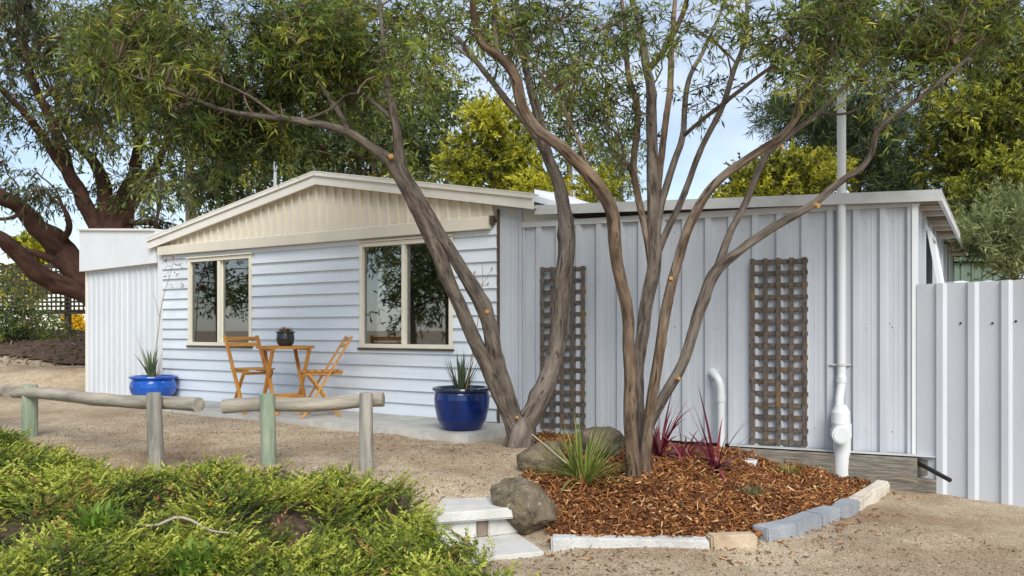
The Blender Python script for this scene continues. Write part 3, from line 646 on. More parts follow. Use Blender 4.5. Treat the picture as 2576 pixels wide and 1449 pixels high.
for x in (.04, 2.2, 4.3): boxo('post', (.06, .06, 1.8), (x, .095, .82), MT['fence'], fence)
# things beyond the fence
p0 = P(2396, 829, 12.6); gs = empty('green_shed', (p0.x, p0.y, -.3), 0, 'dark green ribbed steel shed behind the steel fence', 'shed')
mb = MB(); mb.box(0, 1.05, .03, 1.5, 0, 2.35); mb.build('wall', MT['shed_green'], gs)
ribs('panel', gs, 0, 1.02, .17, .03, .02, lambda x: 0, lambda x: 2.35, .0, MT['shed_green'], per=3, flute=False)
boxo('corner_trim', (.05, .06, 2.36), (1.06, .0, 1.18), MT['wing'], gs); boxo('roof', (1.2, 1.7, .06), (.53, .75, 2.4), MT['shed_green'], gs)
p0 = P(2400, 712, 9.2); rt = empty('white_cover', (p0.x, p0.y, p0.z - .06), R(-6), 'white sheet cover showing just above the steel fence', 'cover')
mb = MB(); n = 14; vv = []
for i in range(n + 1):
    x = .62 * i / n; zz = .075 + .012 * math.sin(i * .9) + (.02 if i > 11 else 0)
    vv += [(x, 0, zz), (x, .9, zz + .01), (x, .9, -.3), (x, 0, -.3)]
mb.add(vv, [(4*i + a, 4*i + 4 + a, 4*i + 4 + (a + 1) % 4, 4*i + (a + 1) % 4) for i in range(n) for a in range(4)] + [(0, 1, 2, 3), (4*n + 3, 4*n + 2, 4*n + 1, 4*n)])
mb.build('cover', MT['pvc'], rt)
mb = MB(); mb.box(.02, .6, .02, .88, -1.35 + .0, -.29); mb.build('frame', MT['trim_grey'], rt)

# ------------------------------------------------------------------ sleeper, pipes
xa, xb = WW.at(1836, 1130, -.1)[0], WW.at(2306, 1160, -.1)[0]
sl = empty('timber_sleeper', WW.world(xa, -.1, -.36), WW.ang, 'long weathered grey timber sleeper lying under the wing wall', 'sleeper')
mb = MB(); N = 26; L = xb - xa; ring = []
for i in range(N + 1):
    x = L * i / N; w = lambda k: .004 * mnoise.noise(Vector((x * 5, k * 3.1, 0)))
    ring += [(x, -.075 + w(0), .0), (x, .07, .0), (x, .07, .285), (x, -.06 + w(2), .285 + w(1)), (x, -.075 + w(3), .272 + w(1)), (x, -.082 + w(4), .15), (x, -.075 + w(5), .02)]
mb.add(ring, [(7*i + a, 7*i + 7 + a, 7*i + 7 + (a + 1) % 7, 7*i + (a + 1) % 7) for i in range(N) for a in range(7)] + [tuple(range(7)), tuple(7*N + a for a in range(7))[::-1]])
mb.build('beam', MT['sleeper'], sl)
boxo('cap_flashing', (L + .14, .10, .008), (L / 2 + .07, -.015, .301), MT['trim_grey'], sl)
boxo('end_block', (.15, .06, .13), (L + .06, .02, .20), MT['sleeper'], sl); boxo('end_block', (.17, .14, .11), (L + .075, -.0, .06), MT['sleeper'], sl)
a_, b_ = P(2312, 1166, 6.72), P(2390, 1208, 6.35); mb = MB(); mb.tube([a_ + (a_ - b_) * .25, a_, b_], .018, 12)
tag(mb.build('black_hose', MT['black'], None, a_, a_), 'black plastic pipe poking out past the end of the sleeper', 'pipe')
# tall vent pipe
px, _ = WW.at(2117, 900, -.10)
vp = empty('vent_pipe', WW.world(px, -.13, -.34), 0, 'tall white plastic vent pipe rising above the wing roof', 'pipe')
def VW(u, v, off): x, z_ = WW.at(u, v, off); return WW.world(x, off, z_) - vp.location
mb = MB(); mb.tube([VW(2117, 940, -.07) , VW(2117, 160, -.07)], .037, 20); mb.build('riser', MT['pvc'], vp)
mb = MB(); mb.tube([VW(2117, 935, -.07), VW(2117, 965, -.08), VW(2112, 1000, -.11), VW(2111, 1030, -.13)], .036, 18); mb.build('offset_bend', MT['pvc'], vp)
mb = MB(); mb.lathe([(.043, 0), (.043, .05)], VW(2117, 962, -.078), 18); mb.build('collar', MT['pvc'], vp)
c = VW(2118, 1075, -.13); zt0 = VW(2118, 1018, -.13).z; zc = VW(2118, 1065, -.13).z
mb = MB(); mb.lathe([(.044, zt0), (.07, zt0 - .05), (.078, zt0 - .065), (.08, zc), (.074, zc - .005), (.074, zc - .02)], (c.x - .01, c.y, 0), 24); mb.build('reducer', MT['pvc'], vp)
mb = MB(); mb.lathe([(.073, -.03), (.073, zc - .1), (.079, zc - .101), (.079, zc - .0)], (c.x, c.y, 0), 24); mb.build('drain_pipe', MT['pvc'], vp)
mb = MB(); q = VW(2109, 1088, -.13); q2 = q + Vector((-.035, -.15, 0)); mb.tube([q, q2], .070, 26); o = mb.build('inspection_branch', MT['pvc'], vp)
mb = MB(); mb.tube([q2, q2 + Vector((-.006, -.022, 0))], .079, 26); mb.tube([q2 + Vector((-.006, -.022, 0)), q2 + Vector((-.008, -.03, 0))], .066, 26); mb.build('cap', MT['pvc'], vp)
for v in (918, 505):
    q = VW(2117, v, -.07); mb = MB(); mb.lathe([(.039, -.012), (.043, -.01), (.043, .01), (.039, .012)], q, 20)
    mb.tube([q + Vector((.02, .0, 0)), q + Vector((.085, .01, 0))], .009, 6); mb.tube([q + Vector((-.02, 0, 0)), q + Vector((-.085, .05, 0))], .009, 6); mb.build('clamp', MT['trim_grey'] if v > 800 else MT['pvc'], vp)
# short elbow pipe
q0 = WW.at(1794, 938, -.06); bp_ = WW.at(1815, 1150, -.13)
ep = empty('waste_pipe', WW.world(bp_[0], -.13, -.14), 0, 'short white plastic elbow pipe coming out of the wing wall', 'pipe')
def EW(u, v, off): x, z_ = WW.at(u, v, off); return WW.world(x, off, z_) - ep.location
mb = MB(); pts, rr = smooth_path([EW(1793, 940, .0), EW(1793, 940, -.07), EW(1803, 948, -.12), EW(1812, 970, -.13), EW(1814, 1000, -.13)], [.036] * 5, .02); mb.tube(pts, rr, 18); mb.build('elbow', MT['pvc'], ep)
b = EW(1814, 1000, -.13); mb = MB(); mb.tube([(b.x, b.y, -.06), b], .034, 18); mb.build('pipe', MT['pvc'], ep)
mb = MB(); mb.lathe([(.040, -.03), (.040, .03)], EW(1814, 1002, -.13), 18); mb.build('collar', MT['pvc'], ep)
mb = MB(); q = EW(1793, 940, -.012); mb.tube([q, q + Vector((WW.n.x, WW.n.y, 0)) * -.03], .05, 18); mb.build('wall_flange', MT['pvc'], ep)
q = hit(1884, 1163, .02); mb = MB(); mb.lathe([(.070, -.03), (.070, .012), (.058, .014), (.056, .004)], (0, 0, .012), 26)
o = mb.build('drain_ring', MT['pvc'], None, None, q); tag(o, 'small white drain ring set in the mulch beside the elbow pipe', 'drain')
mb = MB(); mb.lathe([(.056, .0), (.056, .012)], (0, 0, .004), 20); mb.build('grate', MT['black'], o)

# ------------------------------------------------------------------ lattice trellises on the wing
def trellis(uL, uR, vT, vB, cols, rows, label, tilt=0.0):
    xa, zt_ = WW.at(uL, vT, -.07); xb, zb_ = WW.at(uR, vB, -.07); w, h = xb - xa, zt_ - zb_
    t = empty('trellis', WW.world((xa + xb) / 2, -.05, zb_), WW.ang, label, 'trellis', 'weathered timber trellises on the wing wall')
    sw_ = .042
    for i in range(cols):
        x = -w / 2 + sw_ / 2 + (w - sw_) * i / (cols - 1)
        boxo('slat', (sw_, .012, h), (x + random.uniform(-.003, .003), -.0125, h / 2), MT['lattice'], t, (0, R(random.uniform(-.25, .25)), 0))
    for k in range(rows):
        zz = .03 + (h - .06) * k / (rows - 1)
        boxo('slat', (w + .01, .012, sw_), (random.uniform(-.004, .004), 0, zz + random.uniform(-.003, .003)), MT['lattice'], t, (0, R(random.uniform(-.3, .3)), 0))
        if k % 3 == 1:
            pass
trellis(1887, 2031, 651, 1124, 5, 16, 'weathered brown timber trellis between the elbow pipe and the tall vent pipe')
trellis(1358, 1470, 672, 1082, 5, 15, 'weathered grey timber trellis on the wing behind the forked trunk')

# ------------------------------------------------------------------ concrete strip along the cottage
ap = MB(); strip = [(-.05, -.93), (1.5, -.93), (1.52, -.93), (3.1, -.95), (3.12, -.95), (4.6, -1.0), (4.62, -1.02), (6.06, -1.06)]
pav = empty('concrete_strip', (GW.o.x, GW.o.y, 0), GW.ang); tag(pav, 'pale concrete strip along the cottage wall', 'paving', kind='structure')
for k in range(0, 8, 2):
    (x0, y0), (x1, y1) = strip[k], strip[k + 1]
    mb = MB(); mb.prism([(x0, y0, -.06), (x1, y1, -.06), (x1, -.008 - .16 * (k == 6), -.06), (x0, -.008, -.06)], (0, 0, .095)); mb.build('slab', MT['concrete'], pav)
SLABZ = .035

# ------------------------------------------------------------------ bistro table and chairs
def chair(loc, face, label):
    rz = math.atan2(face[1], face[0]) - math.pi / 2
    t = empty('folding_chair', loc, rz, label, 'chair', 'orange timber folding chairs at the bistro table')
    W = .20
    for s in (-1, 1):
        bar('back_post', (s * W, -.32, .89), (s * W, .22, .0), .022, .042, MT['orange'], t, up=(1, 0, 0))
        bar('leg', (s * (W - .028), .14, .47), (s * (W - .028), -.20, .0), .022, .038, MT['orange'], t, up=(1, 0, 0))
        bar('seat_rail', (s * (W - .052), -.22, .478), (s * (W - .052), .20, .478), .02, .03, MT['orange'], t, up=(0, 0, 1))
    for k in range(6): boxo('seat_slat', (2 * W - .05, .055, .016), (0, -.20 + k * .078, .503), MT['orange'], t)
    bar('top_rail', (-W, -.305, .855), (W, -.305, .855), .05, .018, MT['orange'], t, up=(0, 1, .6)); bar('top_rail', (-W, -.262, .785), (W, -.262, .785), .05, .018, MT['orange'], t, up=(0, 1, .6))
    bar('stretcher', (-W, .12, .165), (W, .12, .165), .03, .018, MT['orange'], t); bar('stretcher', (-W + .03, -.12, .11), (W - .03, -.12, .11), .03, .018, MT['orange'], t)
    bar('stretcher', (-W + .03, .13, .455), (W - .03, .13, .455), .03, .018, MT['orange'], t)
    return t
tb = P(718, 829, 9.25); tb.z = SLABZ
tbl = empty('bistro_table', tb, R(33), 'round orange timber folding bistro table by the cottage wall', 'table')
mb = MB(); mb.lathe([(.30, .0), (.325, .003), (.327, .02), (.32, .026)], (0, 0, .745), 40, False); tt = mb.build('table_top', MT['orange'], tbl)
for k in range(7): boxo('slat', (.078, 2 * math.sqrt(max(.318 ** 2 - (-.258 + k * .086) ** 2, .002)) - .01, .006), (-.258 + k * .086, 0, .774), MT['orange'], tt)
for s in (-.21, .21):
    bar('leg', (s, -.22, .745), (s, .25, .0), .022, .042, MT['orange'], tbl, up=(1, 0, 0)); bar('leg', (s * .86, .22, .745), (s * .86, -.25, .0), .022, .042, MT['orange'], tbl, up=(1, 0, 0))
    bar('cross_rail', (s, -.26, .735), (s, .26, .735), .03, .02, MT['orange'], tbl, up=(0, 0, 1))
bar('stretcher', (-.21, .13, .2), (.21, .13, .2), .03, .018, MT['orange'], tbl); bar('stretcher', (-.18, -.13, .2), (.18, -.13, .2), .03, .018, MT['orange'], tbl)
cl = P(636, 829, 9.42); cl.z = SLABZ; chair(cl, (.68, -.73), 'orange timber folding chair beside the smaller window')
cr = P(806, 829, 8.95); cr.z = SLABZ; chair(cr, (-.93, -.36), 'orange timber folding chair beside the larger window')
# little pot on the table
def leaf_quads(name, base, dirs, L, W, bend, material, parent, tones, seg=4, cup=.0):
    """strap leaves: tapered curved blades, base points + directions"""
    V, Fc, A = [], [], []
    for b0, d, l, w, bd, tn in zip(base, dirs, L, W, bend, tones):
        b0 = Vector(b0); d = Vector(d).normalized(); side = d.cross(Vector((0, 0, 1)))
        side = side.normalized() if side.length > 1e-3 else Vector((1, 0, 0)); p = b0.copy(); cur = d.copy(); i0 = len(V)
        for k in range(seg + 1):
            f = k / seg; ww = w * (1 - f) ** .7 * (.75 + .9 * f * (1 - f)) * .5
            V += [tuple(p - side * ww), tuple(p + side * ww)]
            p = p + cur * (l / seg); cur = (cur + Vector((0, 0, -bd)) / seg).normalized()
        for k in range(seg): Fc.append((i0 + 2*k, i0 + 2*k + 1, i0 + 2*k + 3, i0 + 2*k + 2)); A.append(tn)
    return link(name, np_mesh(name, V, Fc, material, A), parent)
def tuft(n, spread, l, w, bend, rbase=.03, tone=(0, 1)):
    B, D, Ls, Ws, Bd, T = [], [], [], [], [], []
    for _ in range(n):
        a = random.uniform(0, 2 * math.pi); t = random.uniform(.05, 1) * spread
        B.append((math.cos(a) * rbase * random.random(), math.sin(a) * rbase * random.random(), 0))
        D.append((math.cos(a) * math.sin(t), math.sin(a) * math.sin(t), math.cos(t)))
        Ls.append(l * random.uniform(.55, 1.1)); Ws.append(w * random.uniform(.7, 1.2)); Bd.append(bend * random.uniform(.4, 1.4)); T.append(random.uniform(*tone))
    return B, D, Ls, Ws, Bd, T

tp = empty('table_pot', (tb.x, tb.y, SLABZ + .778), 0, 'small charcoal glazed pot with pink succulent standing on the bistro table', 'pot')
mb = MB(); mb.lathe([(.07, 0), (.095, .03), (.105, .08), (.098, .125), (.094, .14), (.108, .148), (.108, .165), (.095, .166), (.09, .15)], sides=32); mb.build('pot', MT['charcoal'], tp)
mb = MB(); mb.lathe([(.094, .0), (.094, .012)], (0, 0, .14), 20); mb.build('soil', MT['soil'], tp)
G_PINK = leaf_mat('pink_succulent', [(.0, (.16, .07, .05)), (1.0, (.45, .26, .20))], .1)
B_, D_, L_, W_, K_, T_ = tuft(70, 1.35, .085, .03, .2, .07); B_ = [(b[0], b[1], .15) for b in B_]
leaf_quads('succulent', B_, D_, L_, W_, K_, G_PINK, tp, T_)

# ------------------------------------------------------------------ blue pots
q = P(386, 829, 11.05); bl = empty('blue_pot', (q.x, q.y, SLABZ - .004), 0, 'squat bright blue glazed bowl pot with aloe by the cottage corner', 'pot')
s_ = .305
mb = MB(); mb.lathe([(.19, 0), (.235, .03), (.285, .10), (.305, .18), (.295, .24), (.275, .275), (.27, .285), (.305, .30), (.312, .315), (.305, .33), (.272, .332), (.262, .30)], sides=44); mb.build('pot', MT['blue'], bl)
mb = MB(); mb.lathe([(.266, 0), (.266, .01)], (0, 0, .295), 24); mb.build('soil', MT['soil'], bl)
B_, D_, L_, W_, K_, T_ = tuft(26, .55, .46, .042, .25, .07); B_ = [(b[0] - .02, b[1], .30) for b in B_]
leaf_quads('aloe', B_, D_, L_, W_, K_, G_ALOE, bl, T_, 6)
B_, D_, L_, W_, K_, T_ = tuft(10, 1.5, .42, .02, 1.6, .16, (.7, 1)); B_ = [(b[0], b[1], .31) for b in B_]
leaf_quads('dry_leaf', B_, D_, L_, W_, K_, G_LIT, bl, [1] * 10, 7)
def BL(u, v, d): return P(u, v, d) - Vector(bl.location)
mb = MB(); pts, rr = smooth_path([BL(384, 930, 11.05), BL(396, 850, 11.02), BL(408, 760, 11.0), BL(428, 690, 10.95), BL(440, 640, 10.9)], [.011, .009, .007, .005, .003], .06); mb.tube(pts, rr, 6)
pts, rr = smooth_path([BL(402, 800, 11.0), BL(392, 760, 11.0), BL(386, 738, 11.0)], [.006, .005, .003], .05); mb.tube(pts, rr, 5)
pts, rr = smooth_path([BL(372, 930, 11.0), BL(358, 890, 11.0), BL(346, 850, 11.0)], [.008, .006, .003], .05); mb.tube(pts, rr, 5)
st = mb.build('flower_stalk', MT['stick'], bl)
V, Fc, A = [], [], []
for (u, v) in ((436, 645), (444, 662), (424, 672), (448, 690), (416, 655), (452, 668), (430, 718), (458, 718), (420, 690)):
    for _ in range(5):
        c = BL(u + random.uniform(-6, 6), v + random.uniform(-6, 6), 10.93 + random.uniform(-.03, .03)); d = Vector((random.uniform(-1, 1), random.uniform(-1, 1), -.5)).normalized() * .035; s = d.cross(Vector((.3, 1, .2))).normalized() * .008
        i = len(V); V += [tuple(c), tuple(c + d * .5 + s), tuple(c + d), tuple(c + d * .5 - s)]; Fc.append((i, i+1, i+2, i+3)); A.append(random.random() * .8 + .2)
tag(link('flowers', np_mesh('flowers', V, Fc, G_RED, A), bl), kind='stuff')

q = P(1162, 829, 7.74); br = empty('tall_blue_pot', (q.x, q.y, SLABZ - .004), 0, 'large dark blue glazed pot with spiky plant beside the forked trunk', 'pot')
mb = MB(); mb.lathe([(.165, 0), (.185, .012), (.235, .10), (.262, .22), (.268, .30), (.262, .355), (.255, .372)], sides=44); mb.build('pot', MT['blue_dark'], br)
mb = MB(); mb.lathe([(.254, .368), (.278, .38), (.288, .395), (.284, .41), (.262, .414), (.242, .40), (.238, .36)], sides=44); mb.build('rim', MT['rim_dark'], br)
mb = MB(); mb.lathe([(.24, 0), (.24, .01)], (0, 0, .365), 24); mb.build('soil', MT['soil'], br)
B_, D_, L_, W_, K_, T_ = tuft(60, .62, .40, .022, .25, .07); B_ = [(b[0], b[1], .37) for b in B_]
leaf_quads('spiky_plant', B_, D_, L_, W_, K_, G_ALOE, br, [t * .7 for t in T_], 6)
def BR(u, v, d): return P(u, v, d) - Vector(br.location)
mb = MB(); pts, rr = smooth_path([BR(1172, 985, 7.6), BR(1190, 880, 7.58), BR(1205, 790, 7.55), BR(1214, 700, 7.5), BR(1212, 660, 7.5)], [.006, .005, .004, .003, .002], .06); mb.tube(pts, rr, 5)
for (u, v) in ((1236, 680), (1192, 690), (1226, 718)):
    mb.tube([BR(1212, 720, 7.52), BR(u, v, 7.5)], [.003, .002], 4); mb.tube([BR(u, v, 7.5), BR(u + 3, v - 8, 7.5)], [.010, .006], 5)
mb.build('flower_stalk', MT['cut'], br)

# ------------------------------------------------------------------ log barriers
def log_barrier(posts, rail, label, mats):
    base = Vector(posts[0][0]); t = empty('log_barrier', base, 0, label, 'barrier', 'low log barriers along the juniper bank')
    for (pb, top, r, lean), m in zip(posts, mats):
        pb = Vector(pb) - base; mb = MB()
        pts = [pb + Vector((0, 0, -.12)), pb + Vector((lean * .3, 0, .12)), pb + Vector((lean * .6, 0, .3)), pb + Vector((lean, 0, top - .012)), pb + Vector((lean, 0, top))]
        mb.tube(pts, [r * 1.02, r, r * .98, r * .97, r * .9], 16, wob=.03); mb.build('post', m, t)
    a, b, r0, r1 = rail; a, b = Vector(a) - base, Vector(b) - base
    mid = (a + b) / 2; d = b - a; mb = MB(); n = 16; mb.tube([Vector((d.length * (i / n - .5), 0, .01 * math.sin(i * .5))) for i in range(n + 1)], [r0 + (r1 - r0) * i / n + .002 * math.sin(i * 1.7) for i in range(n + 1)], 16, wob=.04)
    o = mb.build('rail', MT['log_x'], t, None, mid, d.to_track_quat('X', 'Z').to_matrix()); return t
p1, p2, p3, p4 = hit(75, 1097), hit(395, 1182), hit(677, 1167), hit(921, 1182)
def zt(p, v): return CAMZ - (v - YH) / F * p.y - p.z
def behind(u, v, d): return P(u, v, d)
log_barrier([(p1, zt(p1, 968), .070, 0), (p2, zt(p2, 988), .056, -.025)], (P(38, 987, p1.y + .17), P(500, 1021, p2.y - .18), .056, .052), 'low log barrier whose rail runs past the squat blue pot', (MT['pine_green'], MT['pine_grey']))
log_barrier([(p3, zt(p3, 991), .058, -.015), (p4, zt(p4, 988), .053, 0)], (P(562, 1023, p3.y + .09), P(965, 1008, p4.y + .14), .056, .054), 'low log barrier in front of the bistro table', (MT['pine_green'], MT['pine_grey']))
p5 = P(-95, 1060, 8.6); p5.z = hgt(p5.x, p5.y)
log_barrier([(p5, .5, .06, 0)], (P(-260, 972, 9.3), P(17, 986, 7.95), .056, .054), 'end of a log rail at the edge of the juniper bank', (MT['pine_green'],))

# ------------------------------------------------------------------ rocks, steps, edging
def rock(name, c, s, label, seed, rz=0.0, sub=4, mt='rock', rough=.28, cat='rock', group='grey rocks beside the mulch bed', tilt=(0, 0)):
    bm = bmesh.new(); bmesh.ops.create_icosphere(bm, subdivisions=sub, radius=1.0)
    rr_ = random.Random(seed); planes = [(Vector((rr_.gauss(0, 1), rr_.gauss(0, 1), rr_.gauss(0, 1))).normalized(), rr_.uniform(.52, .82)) for _ in range(11)]
    for v in bm.verts:
        n = v.co.normalized(); q = n * 1.1 + Vector((seed * 7.3, seed * 1.9, 0))
        f = 1 + rough * .5 * mnoise.noise(q) + rough * .3 * mnoise.noise(q * 2.3) + rough * .22 * mnoise.noise(q * 6) + rough * .12 * mnoise.noise(q * 15)
        n2 = n.copy()
        for pn_, pd in planes:
            e_ = n2.dot(pn_) - pd
            if e_ > 0: n2 = n2 - pn_ * e_ * .93
        v.co = Vector((n2.x * s[0], n2.y * s[1], n2.z * s[2])) * f
    me = bpy.data.meshes.new(name); bm.to_mesh(me); bm.free(); me.materials.append(MT[mt])
    me.polygons.foreach_set('use_smooth', [True] * len(me.polygons))
    o = link(name, me, None, c, (R(tilt[0]), R(tilt[1]), rz)); return tag(o, label, cat, group)
rock('rock', P(1336, 1276, 5.30), (.32, .20, .175), 'big brown-grey boulder beside the stone steps', 1.3, 0, sub=5, tilt=(0, 40))
rock('rock', P(1275, 1228, 5.62), (.11, .11, .07), 'low flat grey rock at the top of the stone steps', 5.1, .2)
rock('rock', P(1368, 1165, 6.15), (.28, .19, .16), 'rounded grey rock in front of the forked trunk', 2.7, -.2)
rock('rock', P(1502, 1128, 6.55), (.27, .2, .19), 'lichen covered rock behind the grass clump', 3.9, .3)

def block(name, corners, z0, z1, m, parent=None, bev=.008, rough=.004):    # corners: 4 ground points, counter-clockwise
    bm = bmesh.new(); lo = [bm.verts.new((c[0], c[1], z0)) for c in corners]; hi = [bm.verts.new((c[0], c[1], z1)) for c in corners]
    bm.faces.new(lo[::-1]); bm.faces.new(hi)
    for i in range(4): bm.faces.new((lo[i], lo[(i + 1) % 4], hi[(i + 1) % 4], hi[i]))
    bmesh.ops.bevel(bm, geom=bm.edges[:], offset=bev, segments=2, affect='EDGES')
    bmesh.ops.subdivide_edges(bm, edges=[e for e in bm.edges if e.calc_length() > .09], cuts=3, use_grid_fill=True)
    for v in bm.verts:
        q = v.co * 9; v.co += Vector((mnoise.noise(q), mnoise.noise(q + Vector((9, 0, 0))), mnoise.noise(q + Vector((0, 9, 0))))) * rough
    me = bpy.data.meshes.new(name); c = sum((Vector((p[0], p[1], 0)) for p in corners), Vector()) / 4 + Vector((0, 0, z0))
    bm.transform(Matrix.Translation(-c)); bm.to_mesh(me); bm.free(); me.materials.append(m)
    return link(name, me, parent, c)
def gp(u, v, z): d = (CAMZ - z) * F / (v - YH); return ((u - CX) / F * d, d)
zl = -.335
o = block('stone_slab', [gp(1150, 1408, zl), gp(1371, 1386, zl), gp(1292, 1334, zl), gp(1105, 1345, zl)], -.39, zl, MT['slab']); tag(o, 'pale concrete slab forming the lower step beside the juniper', 'slab')
zb0, zb1 = zl + .001, zl + .118
fr = lambda u, v: gp(u, v, zl)
def blk(u0, u1, vb0, vb1, m, label, nm, cat, dep=.2, pull=0.0):
    a, b = Vector(gp(u0, vb0, zl)), Vector(gp(u1, vb1, zl)); nrm = Vector((-(b - a).y, (b - a).x)).normalized(); a = a + nrm * pull; b = b + nrm * pull
    tag(block(nm, [a, b, b + nrm * dep, a + nrm * dep], zb0, zb1, m, None, .006), label, cat)
blk(1098, 1199, 1362, 1354, MT['slab'], 'pale stone block under the top step slab, at the juniper side', 'stone_block', 'block')
blk(1230, 1308, 1351, 1341, MT['slab'], 'pale stone block under the top step slab, at the boulder side', 'stone_block', 'block')
blk(1201, 1228, 1354, 1351, MT['brick'], 'dark brown brick wedged between two pale step blocks', 'brick', 'brick', pull=.015)
zu = zb1 + .072
fa, fb = Vector(gp(1085, 1292, zu)), Vector(gp(1298, 1277, zu))
tag(block('stone_slab', [fa, fb, gp(1252, 1251, zu), gp(1110, 1252, zu)], zb1 + .001, zu, MT['slab'], None, .012), 'pale worn slab forming the top step', 'slab')
# bed edging
def edge(u0, v0, u1, v1, h, w, m, label, nm, rough=.006, bev=.012):
    a, b = hit(u0, v0), hit(u1, v1); zz = min(a.z, b.z); a, b = Vector((a.x, a.y)), Vector((b.x, b.y)); nrm = Vector((-(b - a).y, (b - a).x)).normalized()
    tag(block(nm, [a, b, b + nrm * w, a + nrm * w], zz - .06, zz + h, m, None, bev, rough), label, 'edging', 'stones edging the mulch bed')
edge(1386, 1392, 1786, 1380, .095, .10, MT['kerb'], 'long pale speckled concrete kerb edging the mulch bed', 'kerb_stone')
edge(1792, 1381, 1907, 1380, .085, .10, MT['sandstone'], 'tan sandstone block edging the bed beside the speckled kerb', 'kerb_stone', .012)
pv = ((1932, 1366, 2004, 1349), (2006, 1349, 2068, 1325), (2069, 1325, 2116, 1306), (2117, 1306, 2163, 1287))
pl = ('grey paver in the bed edging, next to the sandstone block', 'grey paver in the bed edging, second from the sandstone block', 'grey paver in the bed edging, second from the cream stone', 'grey paver in the bed edging, next to the cream stone')
for (a, lab) in zip(pv, pl): edge(*a, .085, .13, MT['paver_grey'], lab, 'paver', .003, .008)
edge(2164, 1288, 2236, 1240, .10, .10, MT['cream_stone'], 'rough cream stone ending the bed edging near the sleeper', 'kerb_stone', .016, .014)

# ------------------------------------------------------------------ foliage engine
def rand_unit(n): v = RNG.normal(size=(n, 3)); return v / np.linalg.norm(v, axis=1, keepdims=True)
def unit(v): return v / np.maximum(np.linalg.norm(v, axis=1, keepdims=True), 1e-6)
def leaf_arrays(pos, dirs, l, w, tone):
    n = len(pos); side = unit(np.cross(dirs, rand_unit(n))); mid = pos + dirs * (l * .45)[:, None]
    tip = pos + dirs * l[:, None]; tip[:, 2] -= l * .08
    V = np.stack([pos, mid + side * (w * .5)[:, None], tip, mid - side * (w * .5)[:, None]], 1).reshape(-1, 3)
    Fc = np.arange(4 * n).reshape(-1, 4); return V, Fc, tone
def foliage(clumps, L, W, nleaf, twig, droop=.35, up=0.0, radial=.6, spread=.75, edge_pow=.45, tonevar=.16):
    """clumps: (centre, radii, twigs, tone) -> leaves on twigs spread through the clump's volume"""
    P_, D_, T_, seg = [], [], [], []
    for c, r, n, tone in clumps:
        n = int(n); u = rand_unit(n); rad = RNG.random(n)[:, None] ** edge_pow
        base = np.array(c) + u * rad * np.array(r)
        d = unit(u * radial + rand_unit(n) * .7 + np.array([0, 0, up - droop]))
        tl = twig * RNG.uniform(.5, 1.2, n); tt = tone + RNG.normal(0, tonevar, n)
        f = RNG.uniform(.08, 1, (n, nleaf)); pos = base[:, None, :] + d[:, None, :] * (f * tl[:, None])[..., None]
        pos[..., 2] -= (f ** 2 * tl[:, None]) * droop * .4
        ld = unit((d[:, None, :] * .8 + RNG.normal(size=(n, nleaf, 3)) * spread + np.array([0, 0, up * .5 - droop * .6])).reshape(-1, 3))
        P_.append(pos.reshape(-1, 3)); D_.append(ld); T_.append((tt[:, None] + RNG.normal(0, .1, (n, nleaf))).ravel())
        seg.append(np.stack([base, base + d * tl[:, None] - np.array([0, 0, 1]) * (droop * .4 * tl)[:, None]], 1))
    pos = np.concatenate(P_); n = len(pos)
    return leaf_arrays(pos, np.concatenate(D_), L * RNG.uniform(.6, 1.25, n), W * RNG.uniform(.7, 1.3, n), np.clip(np.concatenate(T_), 0, 1)), np.concatenate(seg)
def twig_mesh(name, seg, r, material, parent, off, extra=None):
    """thin three-sided twigs in one mesh"""
    a, b = seg[:, 0] - off, seg[:, 1] - off; n = len(a); t = unit(b - a); s = unit(np.cross(t, np.array([.3, .8, .5]))); q = np.cross(t, s)
    V = []
    for k in range(3):
        an = 2 * math.pi * k / 3; o_ = (s * math.cos(an) + q * math.sin(an)); V += [a + o_ * r, b + o_ * r * .4]
    V = np.stack(V, 1).reshape(-1, 3); i = np.arange(n)[:, None] * 6
    Fc = np.concatenate([i + np.array([[0, 2, 3, 1]]), i + np.array([[2, 4, 5, 3]]), i + np.array([[4, 0, 1, 5]])])
    o = link(name, np_mesh(name, V, Fc, material), parent); return tag(o, kind='stuff')
def Rg(u, v, ru, rv, n, d0, d1, tw, tone, cr=46):            # n clumps scattered in a region of the crown
    out = []
    for _ in range(n):
        a = random.uniform(0, 2 * math.pi); r = math.sqrt(random.random()); d = random.uniform(d0, d1)
        c = P(u + ru * r * math.cos(a), v + rv * r * math.sin(a), d); k = cr * d / F * random.uniform(.75, 1.35)
        out.append((tuple(c), (k * 1.15, k * 1.1, k * .75), tw * random.uniform(.6, 1.4), tone + random.uniform(-.24, .24)))
    return out
def sub_branches(clumps, limb_pts, r0, nsub=3):
    mb = MB(); lp = np.array([tuple(p) for p in limb_pts])
    for c, r, n, tone in clumps:
        c = np.array(c); dist = np.linalg.norm(lp - c, axis=1) + np.maximum(lp[:, 2] - c[2], -.2) * .6
        a = Vector(lp[int(np.argmin(dist))]); c = Vector(c); ln = (c - a).length
        if ln > 9: continue
        m1 = a.lerp(c, .35) + Vector((random.uniform(-.1, .1), random.uniform(-.1, .1), .10 * ln)); m2 = a.lerp(c, .7) + Vector((random.uniform(-.1, .1), random.uniform(-.1, .1), .08 * ln))
        pts, rr = smooth_path([a, m1, m2, c], [r0, r0 * .75, r0 * .5, r0 * .28], .18); mb.tube(pts, rr, 5)
        for _ in range(nsub):
            e = c + Vector((random.uniform(-1, 1) * r[0], random.uniform(-1, 1) * r[1], random.uniform(-.7, .9) * r[2])) * .9
            mb.tube([m2, m2.lerp(e, .5) + Vector((0, 0, .04)), e], [r0 * .4, r0 * .28, r0 * .14], 4)
    return mb

